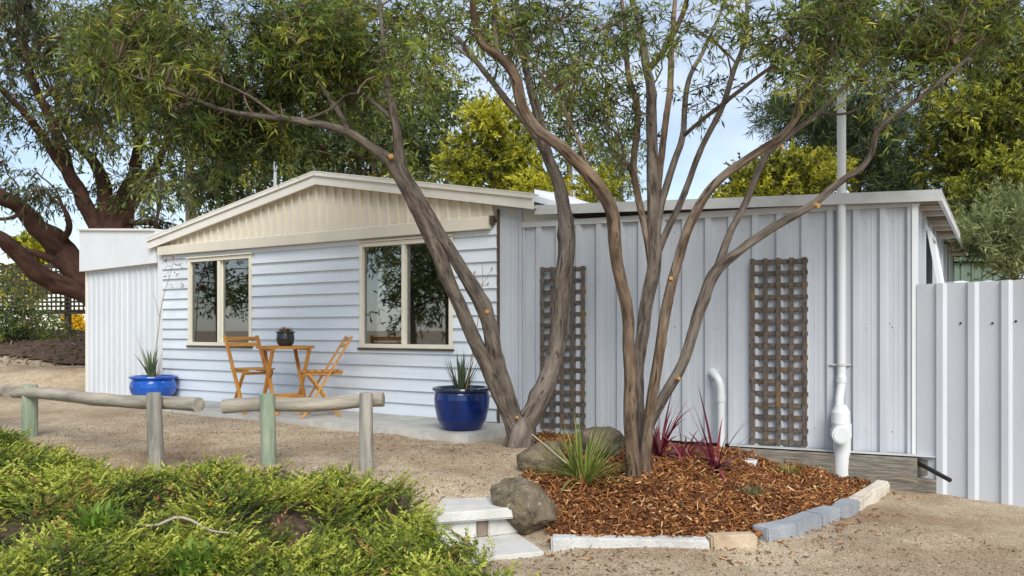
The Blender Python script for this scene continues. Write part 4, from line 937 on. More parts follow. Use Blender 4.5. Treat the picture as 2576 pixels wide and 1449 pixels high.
def snap(limbs):                       # root every limb on the limb it grows from
    done = []
    for i, (pts, rad) in enumerate(limbs):
        pts = [Vector(p) for p in pts]; rad = list(rad)
        if i:
            best = None; a = pts[0]; au, av = a.x / a.y, a.z / a.y
            for pp, rr in done:
                for p, r in zip(pp, rr):
                    e = math.hypot((p.x - 0) / p.y - au, (p.z - CAMZ) / p.y - (a.z - CAMZ) / a.y)
                    if best is None or e < best[0]: best = (e, p, r)
            if best[0] < .035:
                dl = best[1] - a; n = len(pts)
                for k in range(n):
                    f = (1 - k / (n - 1)) ** 2; d0 = pts[k].y; d1 = d0 + dl.y * f
                    c = Vector((0, 0, CAMZ)); pts[k] = c + (pts[k] - c) * (d1 / d0)
                first = best[1] * .75 + pts[0] * .25
                pts = [first] + pts[1:]; rad[0] = min(rad[0], best[2] * .95)
        done.append(smooth_path(pts, rad, .06)); limbs[i] = (pts, rad)
    return limbs

def tree(name, base, label, limbs, clumps, leaf, leaf_mat_, bark, group=None, cat='tree', r_sub=.012, nsub=3, trunk_n=1, sides=12, wob=.05, twig_r=.0025, extra_stub=(), thin=1.0):
    """limbs: list of (points, radii); the first trunk_n are trunks, the others branches; leaf: dict for foliage()"""
    base = Vector(base); t = empty(name, base, 0, label, cat, group); allp = []
    if len(limbs) > 3: limbs = snap(limbs)
    for i, (pts, rad) in enumerate(limbs):
        near = len(limbs) > 3
        pp, rr = smooth_path(pts, rad, .035 if near else .3); mb = MB()
        if near:
            ln_ = 0.0
            for k_ in range(len(pp)):
                if k_: ln_ += (pp[k_] - pp[k_ - 1]).length
                g_ = min(1, k_ / 6) if i else 1
                pp[k_] = pp[k_] + Vector((mnoise.noise(Vector((ln_ * 2.6, i * 5.1, 0))), mnoise.noise(Vector((ln_ * 2.6, i * 5.1, 7))), 0)) * rr[k_] * .25 * g_
                if i: rr[k_] *= 1 + .18 * math.exp(-ln_ / (rr[0] * 2.0))
        mb.tube(pp, [r_ * thin for r_ in rr], 26 if near and i < 10 and sides > 10 else sides, wob=wob, seed=i * 3.1, ridge=.085 if near else 0)
        mb.build('trunk' if i < trunk_n else 'branch', bark[i % len(bark)] if isinstance(bark, (list, tuple)) else bark, t, base); allp += pp[len(pp) // 4:]
    (V, Fc, A), seg = foliage(clumps, **leaf)
    o = link('crown', np_mesh('crown', V - np.array(base), Fc, leaf_mat_, A), t)
    if r_sub:
        mb = sub_branches(clumps, allp, r_sub, nsub); tag(mb.build('small_branches', MT['twig'], t, base), kind='stuff')
    if twig_r: twig_mesh('twigs', seg, twig_r, MT['twig'], t, np.array(base))
    for (u, v, d, r, dr) in extra_stub:
        c = P(u, v, d); mb = MB(); mb.tube([c, c + Vector(dr).normalized() * .03], [r * .8, r * .62], 10); mb.build('cut_stub', MT['cut'], t, base)
    return t

def limb(pts, d0, d1):                # pts: (u, v, width); distance runs from d0 to d1 along the limb
    n = len(pts); out, rad = [], []
    for i, (u, v, w) in enumerate(pts):
        d = d0 + (d1 - d0) * i / (n - 1); out.append(P(u, v, d)); rad.append(w * .5 * d / F)
    return out, rad

# ---- the forked wattle in front of the cottage corner
LF_W = dict(L=.095, W=.0145, nleaf=14, twig=.30, droop=.18, radial=.5, spread=.9, tonevar=.22)
b1 = hit(1302, 1122)
D1 = b1.y
T1 = [limb([(1300, 1150, 96), (1302, 1110, 84), (1308, 1080, 80), (1310, 1050, 70)], D1, D1),
      limb([(1296, 1085, 56), (1262, 1000, 46), (1215, 900, 42), (1165, 790, 41), (1105, 650, 40), (1040, 505, 42), (985, 412, 40), (935, 372, 27), (880, 335, 25), (800, 311, 22), (700, 296, 19), (590, 284, 15), (500, 255, 12), (400, 215, 9), (290, 175, 5)], D1, 6.3),
      limb([(1302, 1075, 52), (1278, 1000, 46), (1246, 900, 44), (1222, 785, 48), (1165, 685, 40), (1105, 590, 38), (1055, 500, 38), (1012, 430, 36), (1000, 345, 27), (985, 260, 24), (968, 180, 20), (962, 90, 15), (954, -10, 11)], D1 - .06, 6.55),
      limb([(1318, 1080, 58), (1355, 1010, 54), (1385, 930, 56), (1408, 830, 54), (1420, 700, 50), (1428, 600, 47), (1418, 520, 40), (1400, 450, 36), (1377, 389, 33), (1351, 281, 28), (1329, 207, 22), (1310, 90, 17), (1300, -10, 13)], D1, 7.3),
      limb([(875, 332, 16), (852, 282, 14), (785, 178, 11), (740, 100, 8), (710, 20, 5)], 6.7, 6.3),
      limb([(992, 300, 14), (930, 250, 12), (880, 220, 10), (800, 190, 6)], 6.75, 6.9),
      limb([(1400, 440, 22), (1351, 348, 21), (1266, 241, 19), (1211, 170, 17), (1170, 115, 14), (1118, 63, 11), (1088, -10, 9)], 7.05, 7.6),
      limb([(1205, 165, 10), (1150, 120, 8), (1090, 90, 6), (1040, 70, 4)], 7.3, 7.5),
      limb([(700, 296, 11), (640, 250, 8), (560, 210, 6), (470, 180, 4)], 6.5, 6.1),
      limb([(760, 305, 8), (830, 275, 7), (870, 240, 5), (900, 235, 4)], 6.55, 6.2)]
C1 = (Rg(600, 110, 330, 140, 46, 6.3, 7.9, 26, .42) + Rg(620, 320, 130, 75, 13, 6.5, 7.6, 24, .24) + Rg(900, 90, 190, 110, 17, 6.0, 7.6, 22, .42) + Rg(340, 90, 140, 120, 13, 5.9, 7.2, 24, .55)
      + Rg(470, 250, 170, 80, 11, 6.3, 7.5, 22, .36) + Rg(1080, 40, 140, 70, 6, 6.5, 7.8, 15, .42) + Rg(1280, 50, 120, 70, 6, 6.6, 7.8, 16, .42) + Rg(860, 250, 70, 50, 4, 6.8, 7.8, 18, .35) + Rg(750, 210, 130, 80, 7, 6.7, 7.8, 22, .28))
tree('forked_wattle_tree', b1, 'grey-brown forked wattle tree leaning left across the cottage gable', T1, C1, LF_W, G_WATTLE, [MT['bark'], MT['bark'], MT['bark'], MT['bark']], None, r_sub=.011, sides=14, thin=.86,
     extra_stub=((984, 396, 6.62, .034, (.1, -1, .2)), (1224, 786, 6.72, .028, (.3, -1, .3)), (1300, 1052, D1 - .12, .02, (.1, -1, .4))))

# ---- the many-stemmed wattle in the mulch bed
b2 = hit(1606, 1204); D2 = b2.y
T2 = [limb([(1594, 1225, 58), (1590, 1190, 52), (1588, 1120, 44), (1586, 1000, 40), (1578, 800, 38), (1553, 655, 40), (1541, 545, 42), (1518, 490, 42), (1481, 438, 42), (1414, 372, 36), (1351, 326, 34), (1314, 267, 34), (1292, 185, 34), (1251, 138, 30), (1210, 105, 27), (1192, 44, 24), (1189, -15, 20)], D2 - .05, 5.1),
      limb([(1618, 1222, 46), (1620, 1190, 40), (1612, 1100, 36), (1604, 950, 38), (1622, 800, 40), (1645, 650, 44), (1645, 540, 40), (1640, 370, 36), (1637, 222, 32), (1628, 175, 28), (1607, 56, 21), (1586, -15, 17)], D2 + .05, 6.4),
      limb([(1622, 1195, 34), (1628, 1090, 36), (1640, 1000, 34), (1663, 860, 33), (1690, 710, 32), (1738, 560, 30), (1810, 452, 28), (1921, 374, 26), (1977, 333, 23), (2039, 237, 19), (2085, 150, 13), (2150, 60, 8)], D2, 5.2),
      limb([(1640, 1065, 30), (1668, 1000, 33), (1717, 914, 34), (1758, 788, 36), (1798, 690, 38), (1865, 629, 27), (1939, 577, 26), (2039, 518, 25), (2088, 477, 23), (2130, 446, 21), (2168, 422, 20), (2195, 378, 19), (2208, 330, 19), (2254, 289, 16), (2310, 248, 15), (2384, 189, 12), (2440, 137, 9), (2480, 80, 6)], D2 - .02, 5.0),
      limb([(1800, 686, 24), (1839, 581, 22), (1876, 506, 20), (1925, 396, 19), (1977, 348, 17), (2051, 292, 15), (2073, 270, 14), (2140, 200, 10), (2220, 120, 6)], D2 - .2, 5.9),
      limb([(1636, 660, 26), (1616, 545, 24), (1594, 426, 22), (1603, 333, 21), (1602, 259, 20), (1581, 185, 17), (1574, 74, 14), (1562, -15, 11)], D2 + .1, 6.9),
      limb([(1655, 640, 26), (1662, 520, 24), (1700, 400, 22), (1717, 340, 20), (1732, 207, 16), (1773, 122, 12), (1830, -10, 8)], D2, 6.6),
      limb([(1650, 600, 20), (1658, 460, 22), (1675, 300, 21), (1688, 180, 19), (1692, 80, 16), (1700, -15, 13)], D2 + .1, 7.1),
      limb([(1668, 640, 24), (1717, 496, 21), (1765, 370, 19), (1817, 267, 18), (1847, 174, 16), (1876, 93, 13), (1878, -15, 10)], D2 - .1, 5.8),
      limb([(1730, 345, 13), (1773, 296, 14), (1825, 256, 14), (1902, 196, 12), (1995, 130, 10), (2088, 52, 7), (2140, -10, 5)], D2 - .1, 5.3),
      limb([(1632, 185, 20), (1674, 122, 18), (1717, 37, 16), (1732, -15, 14)], 6.3, 6.0),
      limb([(1251, 132, 19), (1244, 74, 17), (1244, -15, 14)], 5.25, 5.2),
      limb([(1485, 440, 13), (1451, 344, 11), (1392, 229, 9), (1340, 159, 8), (1292, 85, 6), (1251, 0, 4)], 5.45, 5.9),
      limb([(2060, 290, 9), (2130, 285, 8), (2210, 240, 7), (2300, 180, 5), (2400, 110, 3)], 5.9, 5.2),
      limb([(2200, 345, 9), (2218, 310, 8), (2235, 270, 6), (2265, 230, 4)], 5.4, 5.5),
      limb([(1600, 470, 9), (1572, 400, 8), (1556, 330, 6), (1540, 280, 4)], 6.3, 6.8)]
LF_W2 = dict(LF_W); LF_W2.update(nleaf=14, twig=.25, L=.080, W=.0125)
C2 = (Rg(1440, 90, 160, 110, 15, 5.2, 6.8, 15, .40) + Rg(1500, 280, 120, 110, 8, 5.8, 6.9, 11, .34) + Rg(1640, 40, 110, 60, 5, 5.3, 6.8, 11, .40) + Rg(2200, 60, 230, 95, 34, 5.1, 6.8, 20, .40)
      + Rg(2010, 120, 100, 80, 8, 5.0, 6.2, 13, .38) + Rg(2380, 70, 190, 90, 20, 5.0, 6.4, 20, .42) + Rg(1880, 50, 70, 60, 5, 5.2, 6.2, 10, .42) + Rg(2290, 185, 120, 45, 6, 4.9, 5.8, 10, .42) + Rg(2060, 190, 70, 40, 3, 5.0, 5.8, 9, .40)
      + Rg(1780, 190, 60, 70, 3, 5.4, 6.4, 6, .36) + Rg(1560, 180, 60, 120, 4, 6.2, 7.0, 10, .36) + Rg(1250, 40, 80, 50, 4, 5.0, 5.6, 13, .42))
tree('many_stemmed_wattle_tree', b2, 'many-stemmed wattle tree growing in the mulch bed in front of the wing', T2, C2, LF_W2, G_WATTLE, [MT['bark_warm'], MT['bark'], MT['bark_warm'], MT['bark'], MT['bark']], None, r_sub=.008, sides=14, thin=.78,
     extra_stub=((1688, 705, 5.62, .022, (-.2, -1, .5)), (1703, 953, 5.78, .020, (.4, -1, .2)), (2052, 517, 5.36, .024, (.3, -1, -.2)), (1962, 372, 5.28, .018, (.2, -1, .2))))

# ---- old tree with dark red bark behind the lean-to
dL = 14.2
T3 = [limb([(325, 990, 130), (315, 850, 120), (300, 740, 130), (285, 640, 120), (280, 575, 100)], dL, dL),
      limb([(290, 770, 80), (225, 712, 66), (148, 618, 54), (93, 570, 48), (48, 518, 42), (0, 492, 36), (-80, 440, 28)], dL, 12.6),
      limb([(295, 790, 66), (222, 738, 56), (148, 712, 48), (93, 688, 44), (48, 640, 40), (0, 600, 34), (-80, 560, 26)], dL, 12.4),
      limb([(205, 690, 26), (159, 668, 24), (111, 644, 20), (56, 629, 14), (-20, 610, 10)], 13.6, 13.4),
      limb([(255, 600, 40), (237, 560, 36), (200, 480, 33), (178, 444, 31), (148, 352, 28), (122, 289, 24), (93, 230, 18), (70, 160, 12)], dL, 13.4),
      limb([(200, 470, 22), (148, 407, 22), (93, 322, 20), (37, 259, 15), (-20, 200, 10)], 14, 12.8),
      limb([(262, 600, 46), (268, 540, 42), (262, 470, 34), (237, 407, 26), (196, 363, 22), (159, 315, 18), (144, 259, 13)], dL, 14.4),
      limb([(290, 600, 60), (305, 540, 52), (315, 500, 44), (335, 440, 32), (350, 360, 22), (340, 260, 14)], dL, 14.6),
      limb([(320, 560, 34), (340, 500, 30), (389, 426, 20), (420, 360, 14), (460, 290, 9)], dL, 14.6),
      limb([(150, 610, 20), (172, 580, 16), (170, 545, 13), (158, 520, 8)], 13.4, 13.2),
      limb([(330, 580, 16), (360, 560, 14), (390, 565, 12), (400, 600, 9)], 14.1, 13.9),
      limb([(60, 530, 10), (20, 550, 9), (-30, 548, 7)], 12.9, 12.9)]
LF_G = dict(L=.13, W=.028, nleaf=11, twig=.5, droop=.55, radial=.4, spread=.6)
C3 = (Rg(80, 60, 170, 110, 20, 12.2, 15, 34, .36, 60) + Rg(260, 130, 150, 130, 22, 12.6, 15.5, 34, .42, 58) + Rg(60, 290, 110, 80, 6, 12.4, 14.5, 18, .30, 40) + Rg(320, 270, 110, 100, 11, 13, 15.6, 28, .48, 50)
      + Rg(330, 465, 80, 40, 6, 13, 14.6, 24, .45, 34) + Rg(60, 440, 80, 60, 5, 12.4, 13.8, 10, .28, 30) + Rg(120, 500, 70, 40, 4, 12.6, 13.8, 9, .26, 26) + Rg(430, 380, 80, 100, 6, 13.6, 15.6, 18, .34, 40) + Rg(400, 540, 50, 34, 4, 13.8, 15, 16, .28, 28) + Rg(200, 250, 60, 80, 5, 13, 14.6, 22, .55, 44) + Rg(-60, 250, 80, 180, 8, 12, 14, 24, .3, 50) + Rg(440, 200, 100, 120, 8, 13.5, 15.6, 30, .36, 56))
q = P(325, 985, dL); q.z = 0
tree('old_red_bark_tree', q, 'old thick-limbed tree with dark red-brown bark behind the lean-to', T3, C3, LF_G, G_GUM, MT['bark_red'], None, r_sub=.022, sides=16, wob=.09, twig_r=.004)

# ---- trees and shrubs behind the buildings
def bg_tree(name, u, v0, d, w, label, clumps, leaf, lm, bark, group=None, cat='tree', forks=(), r_sub=.03, twig_r=0.0):
    b = P(u, 829, d); b.z = hgt(b.x, b.y); top = min(c[0][2] for c in clumps) if not clumps else sum(c[0][2] for c in clumps) / len(clumps)
    r = w * .5 * d / F
    limbs = [([b + Vector((0, 0, -.1)), b + Vector((.03, 0, .5)), Vector((b.x + .05, b.y, b.z + (top - b.z) * .5)), Vector((b.x, b.y, top))], [r * 1.25, r, r * .85, r * .5])]
    for f in forks: limbs.append(limb(f, d, d))
    return tree(name, b, label, limbs, clumps, leaf, lm, bark, group, cat, r_sub=r_sub, nsub=2, sides=9, twig_r=twig_r)
LF_BG = dict(L=.20, W=.050, nleaf=10, twig=.6, droop=.3, radial=.5, spread=.8)
LF_CY = dict(L=.10, W=.032, nleaf=24, twig=.26, droop=0.0, up=.25, radial=1.3, spread=.45, edge_pow=.22, tonevar=.14)
LF_CO = dict(L=.13, W=.035, nleaf=15, twig=.34, droop=0.0, up=.15, radial=.9, spread=.5, edge_pow=.4, tonevar=.2)
G_CON = leaf_mat('conifer_leaf', [(.0, (.018, .024, .006)), (.4, (.10, .118, .018)), (.75, (.30, .32, .03)), (1.0, (.48, .46, .05))], .2, .6)
LF_PI = dict(L=.22, W=.024, nleaf=16, twig=.45, droop=0.0, up=.2, radial=.9, spread=.55, edge_pow=.4)
GB = 'trees behind the cottage and wing'
bg_tree('trunked_tree', 477, 829, 20, 38, 'leafy tree with straight greenish trunk behind the left roof slope', Rg(600, 420, 130, 70, 16, 18.5, 21.5, 24, .40, 50) + Rg(560, 330, 150, 90, 12, 18.5, 21.5, 26, .36, 56) + Rg(520, 470, 50, 40, 4, 19, 21, 16, .42, 30) + Rg(660, 460, 60, 30, 4, 19, 21, 16, .40, 32), LF_BG, G_GUM, MT['bark_bg'], GB)
bg_tree('leafy_tree', 940, 829, 19.5, 26, 'dense green leafy tree rising behind the cottage ridge', Rg(900, 330, 200, 100, 34, 18.5, 22, 30, .42, 60) + Rg(1030, 250, 140, 110, 18, 18.5, 22, 26, .44, 58) + Rg(820, 390, 130, 50, 12, 18.5, 21, 26, .42, 48) + Rg(1080, 400, 80, 60, 10, 18.6, 21, 26, .42, 44) + Rg(800, 230, 120, 80, 10, 19, 22, 22, .38, 56), LF_BG, G_GUM, MT['bark_bg'], GB)
bg_tree('yellow_cypress', 1262, 829, 16, 26, 'yellow-green bushy cypress behind the right roof slope', Rg(1250, 370, 90, 80, 22, 15, 17.4, 26, .55, 30) + Rg(1320, 435, 60, 50, 12, 14.6, 16.4, 24, .70, 24) + Rg(1190, 440, 60, 50, 9, 14.8, 16.8, 24, .42, 26) + Rg(1230, 300, 50, 30, 6, 15, 17, 22, .66, 24) + Rg(1370, 480, 40, 34, 6, 14.6, 16, 22, .62, 22), LF_CY, G_CYP, MT['bark_bg'], GB)
bg_tree('yellow_cypress', 1490, 829, 17, 20, 'small yellow-green bush between the roof and the bent wattle stem', Rg(1490, 480, 50, 34, 9, 16, 17.6, 22, .58, 22), LF_CY, G_CYP, MT['bark_bg'], GB, 'bush')
LF_SP = dict(LF_BG); LF_SP.update(nleaf=9, L=.17, W=.04)
bg_tree('slender_gum', 1430, 829, 20, 22, 'slender gum with pale trunk behind the wing roof', Rg(1440, 330, 90, 100, 14, 18.8, 21.5, 18, .40, 44) + Rg(1400, 200, 120, 80, 9, 18.8, 21.5, 16, .40, 46), LF_SP, G_GUM, MT['bark_pale'], GB)
bg_tree('twiggy_tree', 1560, 829, 22, 16, 'brown twiggy tree with thin leaves behind the wing roof', Rg(1570, 370, 80, 110, 16, 20, 23, 15, .48, 38) + Rg(1530, 440, 60, 60, 8, 20, 22.5, 15, .40, 34), LF_SP, G_PALE, MT['bark_bg'], GB)
bg_tree('yellow_cypress', 1960, 829, 16.5, 40, 'broad yellow-green cypress over the wing roof', Rg(1965, 450, 100, 50, 26, 15.6, 17.6, 26, .56, 26) + Rg(2060, 430, 70, 60, 16, 15.6, 17.6, 26, .50, 26) + Rg(1900, 480, 60, 36, 12, 15.2, 17, 24, .46, 24) + Rg(1850, 508, 40, 20, 5, 15.2, 16.6, 20, .4, 20), LF_CY, G_CYP, MT['bark_bg'], GB)
bg_tree('dark_pine', 2150, 829, 20, 40, 'tall dark pine beyond the vent pipe', Rg(2060, 330, 110, 60, 18, 18.6, 21, 28, .40, 36) + Rg(2180, 340, 130, 70, 24, 18.6, 21.5, 28, .42, 38) + Rg(2230, 430, 100, 60, 16, 18.6, 21, 26, .34, 36) + Rg(1950, 290, 60, 40, 6, 19, 21, 22, .40, 30) + Rg(2120, 230, 120, 60, 12, 19, 21.5, 24, .40, 38) + Rg(2280, 480, 60, 40, 8, 18, 20, 24, .36, 30), LF_PI, G_PINE, MT['bark_bg'], GB)
bg_tree('tall_conifer', 2520, 829, 14.5, 50, 'tall yellowish-green conifer behind the steel fence', Rg(2480, 150, 150, 130, 30, 13.2, 15.6, 28, .42, 42) + Rg(2460, 330, 130, 90, 30, 13, 15.6, 28, .50, 38) + Rg(2520, 480, 110, 100, 30, 12.6, 15, 28, .48, 38) + Rg(2400, 430, 60, 60, 9, 13.6, 15.4, 26, .44, 32) + Rg(2440, 600, 90, 70, 14, 13.4, 15.0, 26, .42, 36) + Rg(2600, 300, 90, 250, 20, 13, 15.4, 26, .45, 42), LF_CO, G_CON, MT['bark_bg'], GB)
LF_SH = dict(L=.10, W=.020, nleaf=14, twig=.3, droop=-.1, up=.3, radial=.7, spread=.6)
bg_tree('pale_shrub', 2545, 829, 10.2, 20, 'pale feathery shrub leaning over the steel fence', Rg(2530, 570, 70, 80, 20, 9.4, 10.6, 22, .5, 34) + Rg(2470, 600, 40, 40, 6, 9.6, 10.6, 18, .4, 26) + Rg(2560, 660, 40, 40, 8, 9.4, 10.2, 20, .55, 26), LF_SH, G_PALE, MT['bark_bg'], None, 'shrub', r_sub=.012)
bg_tree('left_shrub', 60, 829, 17.2, 14, 'straggly dark shrub in front of the dark lattice fence', Rg(50, 808, 80, 42, 20, 16.2, 18, 18, .42, 20) + Rg(16, 735, 40, 44, 9, 16.4, 18, 12, .42, 20) + Rg(90, 848, 80, 14, 10, 16.0, 17.4, 18, .36, 16), dict(L=.10, W=.035, nleaf=9, twig=.45, droop=.1, radial=.6), G_GUM, MT['bark_bg'], None, 'shrub', r_sub=.015).name = 'straggly_shrub'
bg_tree('yellow_bush', 186, 829, 25, 4, 'small bright yellow flowering bush beyond the lattice fence', Rg(184, 812, 12, 16, 6, 24.6, 25.4, 30, .5, 12), dict(L=.12, W=.07, nleaf=10, twig=.12, droop=0, radial=1.2), G_YEL, MT['bark_bg'], None, 'bush', r_sub=.008)
bg_tree('far_bush', 75, 829, 40, 10, 'distant yellow-green bush seen between the dark limbs', Rg(80, 628, 36, 14, 8, 38, 42, 30, .55, 16) + Rg(70, 680, 40, 40, 6, 38, 42, 30, .45, 22), dict(L=.4, W=.16, nleaf=10, twig=.5, droop=0, radial=1.0), G_CYP, MT['bark_bg'], None, 'bush', r_sub=.03)
# garden trees to the left of the picture, seen only mirrored in the windows
for (x, y, h_, lab) in ((-15.5, 4.2, 4.6, 'leafy gum out to the left, mirrored in the larger window'), (-19.5, 1.5, 5.6, 'taller gum out to the left, mirrored in the larger window'), (-13.5, .8, 3.2, 'round bush out to the left, mirrored in the cottage windows'), (-20, 9.2, 5.0, 'broad gum far out to the left, mirrored in the smaller window'), (-24, 7.0, 6.5, 'tall gum far out to the left, mirrored in the smaller window')):
    b = Vector((x, y, hgt(x, y))); cl_ = []
    for _ in range(26):
        cl_.append(((x + random.uniform(-1.7, 1.7), y + random.uniform(-1.7, 1.7), b.z + h_ * random.uniform(.35, 1)), (.6, .6, .45), 24, random.uniform(.25, .6)))
    tree('garden_tree', b, lab, [([b, b + Vector((.1, .1, h_ * .4)), b + Vector((-.1, .2, h_ * .8))], [.14, .11, .06])], cl_, LF_BG, G_GUM, MT['bark_bg'], None, 'tree', r_sub=.03, twig_r=0)

# ---- dark lattice fence far left
lf = P(-40, 829, 21); LFN = Wall((lf.x, lf.y), (P(225, 829, 20).x, 20))
lat = empty('lattice_fence', (lf.x, lf.y, 0.0), LFN.ang, 'dark timber lattice fence beneath the old tree limbs', 'fence')
zt_, zb_ = 2.58, 1.48
for k in range(24): boxo('slat', (.05, .012, zt_ - zb_), (.06 + k * (LFN.len - .1) / 23, 0, (zt_ + zb_) / 2), MT['lattice_dark'], lat, bev=0)
for k in range(11): boxo('slat', (LFN.len, .012, .05), (LFN.len / 2, .0125, zb_ + (zt_ - zb_) * k / 10), MT['lattice_dark'], lat, bev=0)
boxo('rail', (LFN.len + .1, .06, .10), (LFN.len / 2, .05, zt_ + .04), MT['lattice_dark'], lat); boxo('rail', (LFN.len + .1, .06, .08), (LFN.len / 2, .05, zb_ - .05), MT['lattice_dark'], lat)
for u in (-20, 162, 222): boxo('post', (.14, .10, 2.1), (LFN.at(u, 800, 0)[0], .11, 1.6), MT['lattice_dark'], lat)

# ------------------------------------------------------------------ small plants
q = hit(1468, 1216); gc = empty('grass_clump', q, 0, 'arching green and straw strap-leaf grass clump beside the rocks', 'grass clump')
B_, D_, L_, W_, K_, T_ = tuft(190, 1.2, .52, .017, .85, .09); leaf_quads('blades', B_, D_, L_, W_, K_, G_BLADE, gc, [t ** 1.4 for t in T_], 7)
Bx = [(random.uniform(-.12, 0), random.uniform(-.05, .05), .04) for _ in range(34)]; Dx = [(-1, random.uniform(-.5, .3), random.uniform(.25, .7)) for _ in Bx]
leaf_quads('dry_blades', Bx, Dx, [random.uniform(.3, .55) for _ in Bx], [.011] * 34, [random.uniform(.6, 1.3) for _ in Bx], G_BLADE, gc, [random.uniform(.6, 1) for _ in Bx], 7)
mb = MB(); a = P(1410, 1150, 5.6) - q; mb.tube([P(1425, 1165, 5.75) - q, P(1338, 1092, 5.75) - q], .005, 5); mb.build('dry_stem', MT['stick'], gc)
def cordyline(u, v, label, n, l, dirs=None):
    q = hit(u, v, .02); t = empty('red_cordyline', q, 0, label, 'cordyline', 'red strap-leaf cordylines in the mulch')
    B_, D_, L_, W_, K_, T_ = tuft(int(n * 1.25), 1.5, l * 1.55, .034, 1.25, .025)
    if dirs:
        for (dx, dz, ll) in dirs: B_.append((0, 0, 0)); D_.append((dx, random.uniform(-.2, .2), dz)); L_.append(ll * 1.12); W_.append(.036); K_.append(.5); T_.append(random.uniform(.2, .8))
    leaf_quads('leaves', B_, D_, L_, W_, K_, G_RED, t, T_, 8)
    mb = MB(); mb.tube([(0, 0, -.03), (0, 0, .10)], [.018, .012], 8); mb.build('stem', MT['brick'], t)
cordyline(1660, 1150, 'red cordyline close behind the many-stemmed trunk', 34, .36, ((.25, 1, .48), (1, .35, .5), (1, .5, .45)))
cordyline(1800, 1182, 'red cordyline with tall leaves in front of the elbow pipe', 20, .34, ((-.35, 1, .60), (-.28, 1, .55), (.7, .95, .56), (.45, 1, .5), (-.2, 1, .66)))
cordyline(1725, 1160, 'low red cordyline spreading between its two taller companions', 12, .26)
for (u, v, lab, lm, n, l) in ((1893, 1248, 'grey-green tuft in the middle of the mulch', G_ALOE, 120, .11), (1985, 1195, 'olive tuft in the mulch near the sleeper', G_BLADE, 100, .13), (1790, 1215, 'thin pale weed in the mulch below the elbow pipe', G_BLADE, 12, .08)):
    q = hit(u, v, .02); t = empty('ground_plant', q, 0, lab, 'plant'); B_, D_, L_, W_, K_, T_ = tuft(n, 1.45, l, .010, .3, .10); leaf_quads('leaves', B_, D_, L_, W_, K_, lm, t, T_, 3)
WG = 'soft green weeds among the juniper'
for (u, v, lab, n, l) in ((250, 1320, 'soft bright green weed clump left of the bare stick in the juniper', 150, .13), (505, 1418, 'soft bright green weed clump at the low edge of the juniper bank', 130, .12)):
    q = hit(u, v, .16); q.z = hgt(q.x, q.y) + .05; t = empty('weed', q, 0, lab, 'weed', WG); B_, D_, L_, W_, K_, T_ = tuft(n * 2, 1.5, l * .55, .030, .6, .17); leaf_quads('leaves', [(b[0], b[1], .03 + random.random() * .15) for b in B_], D_, L_, W_, K_, G_WEED, t, T_, 4)
mb = MB(); pts, rr = smooth_path([P(355, 1322, 4.55), P(400, 1320, 4.5), P(440, 1302, 4.5), P(480, 1308, 4.5), P(530, 1335, 4.5), P(600, 1342, 4.5)], [.008, .008, .009, .008, .007, .004], .04)
mb.tube(pts, rr, 8); q = pts[0]; tag(mb.build('bare_stick', MT['stick'], None, q, q), 'bare pale stick lying across the juniper', 'stick')
# a few dry coloured leaves caught in the juniper
for (u, v, c, lab) in ((527, 1272, (.75, .42, .05), 'yellow fallen leaf on the juniper'), (395, 1258, (.55, .20, .10), 'rusty fallen leaf on the juniper near the soft weeds'), (428, 1231, (.70, .40, .16), 'tan fallen leaf on the juniper behind the rusty one')):
    m = mat('dry_leaf_' + lab.split()[0], c, tuple(x * .8 for x in c), 20, .8); q = P(u, v, 4.75)
    o = leaf_quads('fallen_leaf', [(0, 0, 0), (.005, 0, 0)], [(.3, -.2, 1), (.8, -.3, .5)], [.045, .04], [.03, .026], [.6, .5], m, None, [0, 0], 4); o.location = q; tag(o, lab, 'leaf')

# ------------------------------------------------------------------ juniper ground cover
def scatter(poly, n, y_bias=0.0):
    px = [p[0] for p in poly]; py = [p[1] for p in poly]; X, Y = [], []
    while sum(map(len, X)) < n:
        x = RNG.uniform(min(px), max(px), n); y = RNG.uniform(min(py), max(py), n)
        k = inside(poly, x, y) & (np.abs(x) < y * .66 + .4); X.append(x[k]); Y.append(y[k])
    return np.concatenate(X)[:n], np.concatenate(Y)[:n]
def vnoise(x, y, s, o=0.0): return np.array([mnoise.noise(Vector((a * s, b * s, o))) for a, b in zip(x, y)])
NS, NL = 13500, 19
x, y = scatter(JUNI, NS)
edge_f = np.where(inside(JUNI, x, y + .20) | (x > -.9), 1.0, .66) * np.where(inside(JUNI, x, y + .45) | (x > -.9), 1.0, .85)
hum = np.clip(.48 + .8 * vnoise(x, y, 1.6) + .75 * vnoise(x, y, 4.2, 5), 0.0, 1)
keep = RNG.random(NS) < np.clip(-.28 + 2.2 * hum, 0, 1); x, y, hum, edge_f = x[keep], y[keep], hum[keep], edge_f[keep]; NS = len(x)
zb_ = hgt_np(x, y) + .01 + hum * .19 * edge_f ** 1.5 * RNG.uniform(.3, 1, NS)
az = RNG.uniform(0, 2 * np.pi, NS) * .6 + vnoise(x, y, 1.1, 9) * 4; tl = RNG.uniform(.95, 1.55, NS)
d = np.stack([np.cos(az) * np.sin(tl), np.sin(az) * np.sin(tl), np.cos(tl)], 1); ln = RNG.uniform(.08, .22, NS) * edge_f
f = np.linspace(.10, 1, NL)[None, :] + RNG.uniform(-.03, .03, (NS, NL))
pos = np.stack([x, y, zb_], 1)[:, None, :] + d[:, None, :] * (f * ln[:, None])[..., None]; pos[..., 2] += (f ** 2 * ln[:, None]) * .18
sv = unit(np.cross(d, np.array([0, 0, 1.0])) + RNG.normal(0, .35, (NS, 3))); alt = np.where(np.arange(NL) % 2 == 0, 1.0, -1.0)[None, :, None]
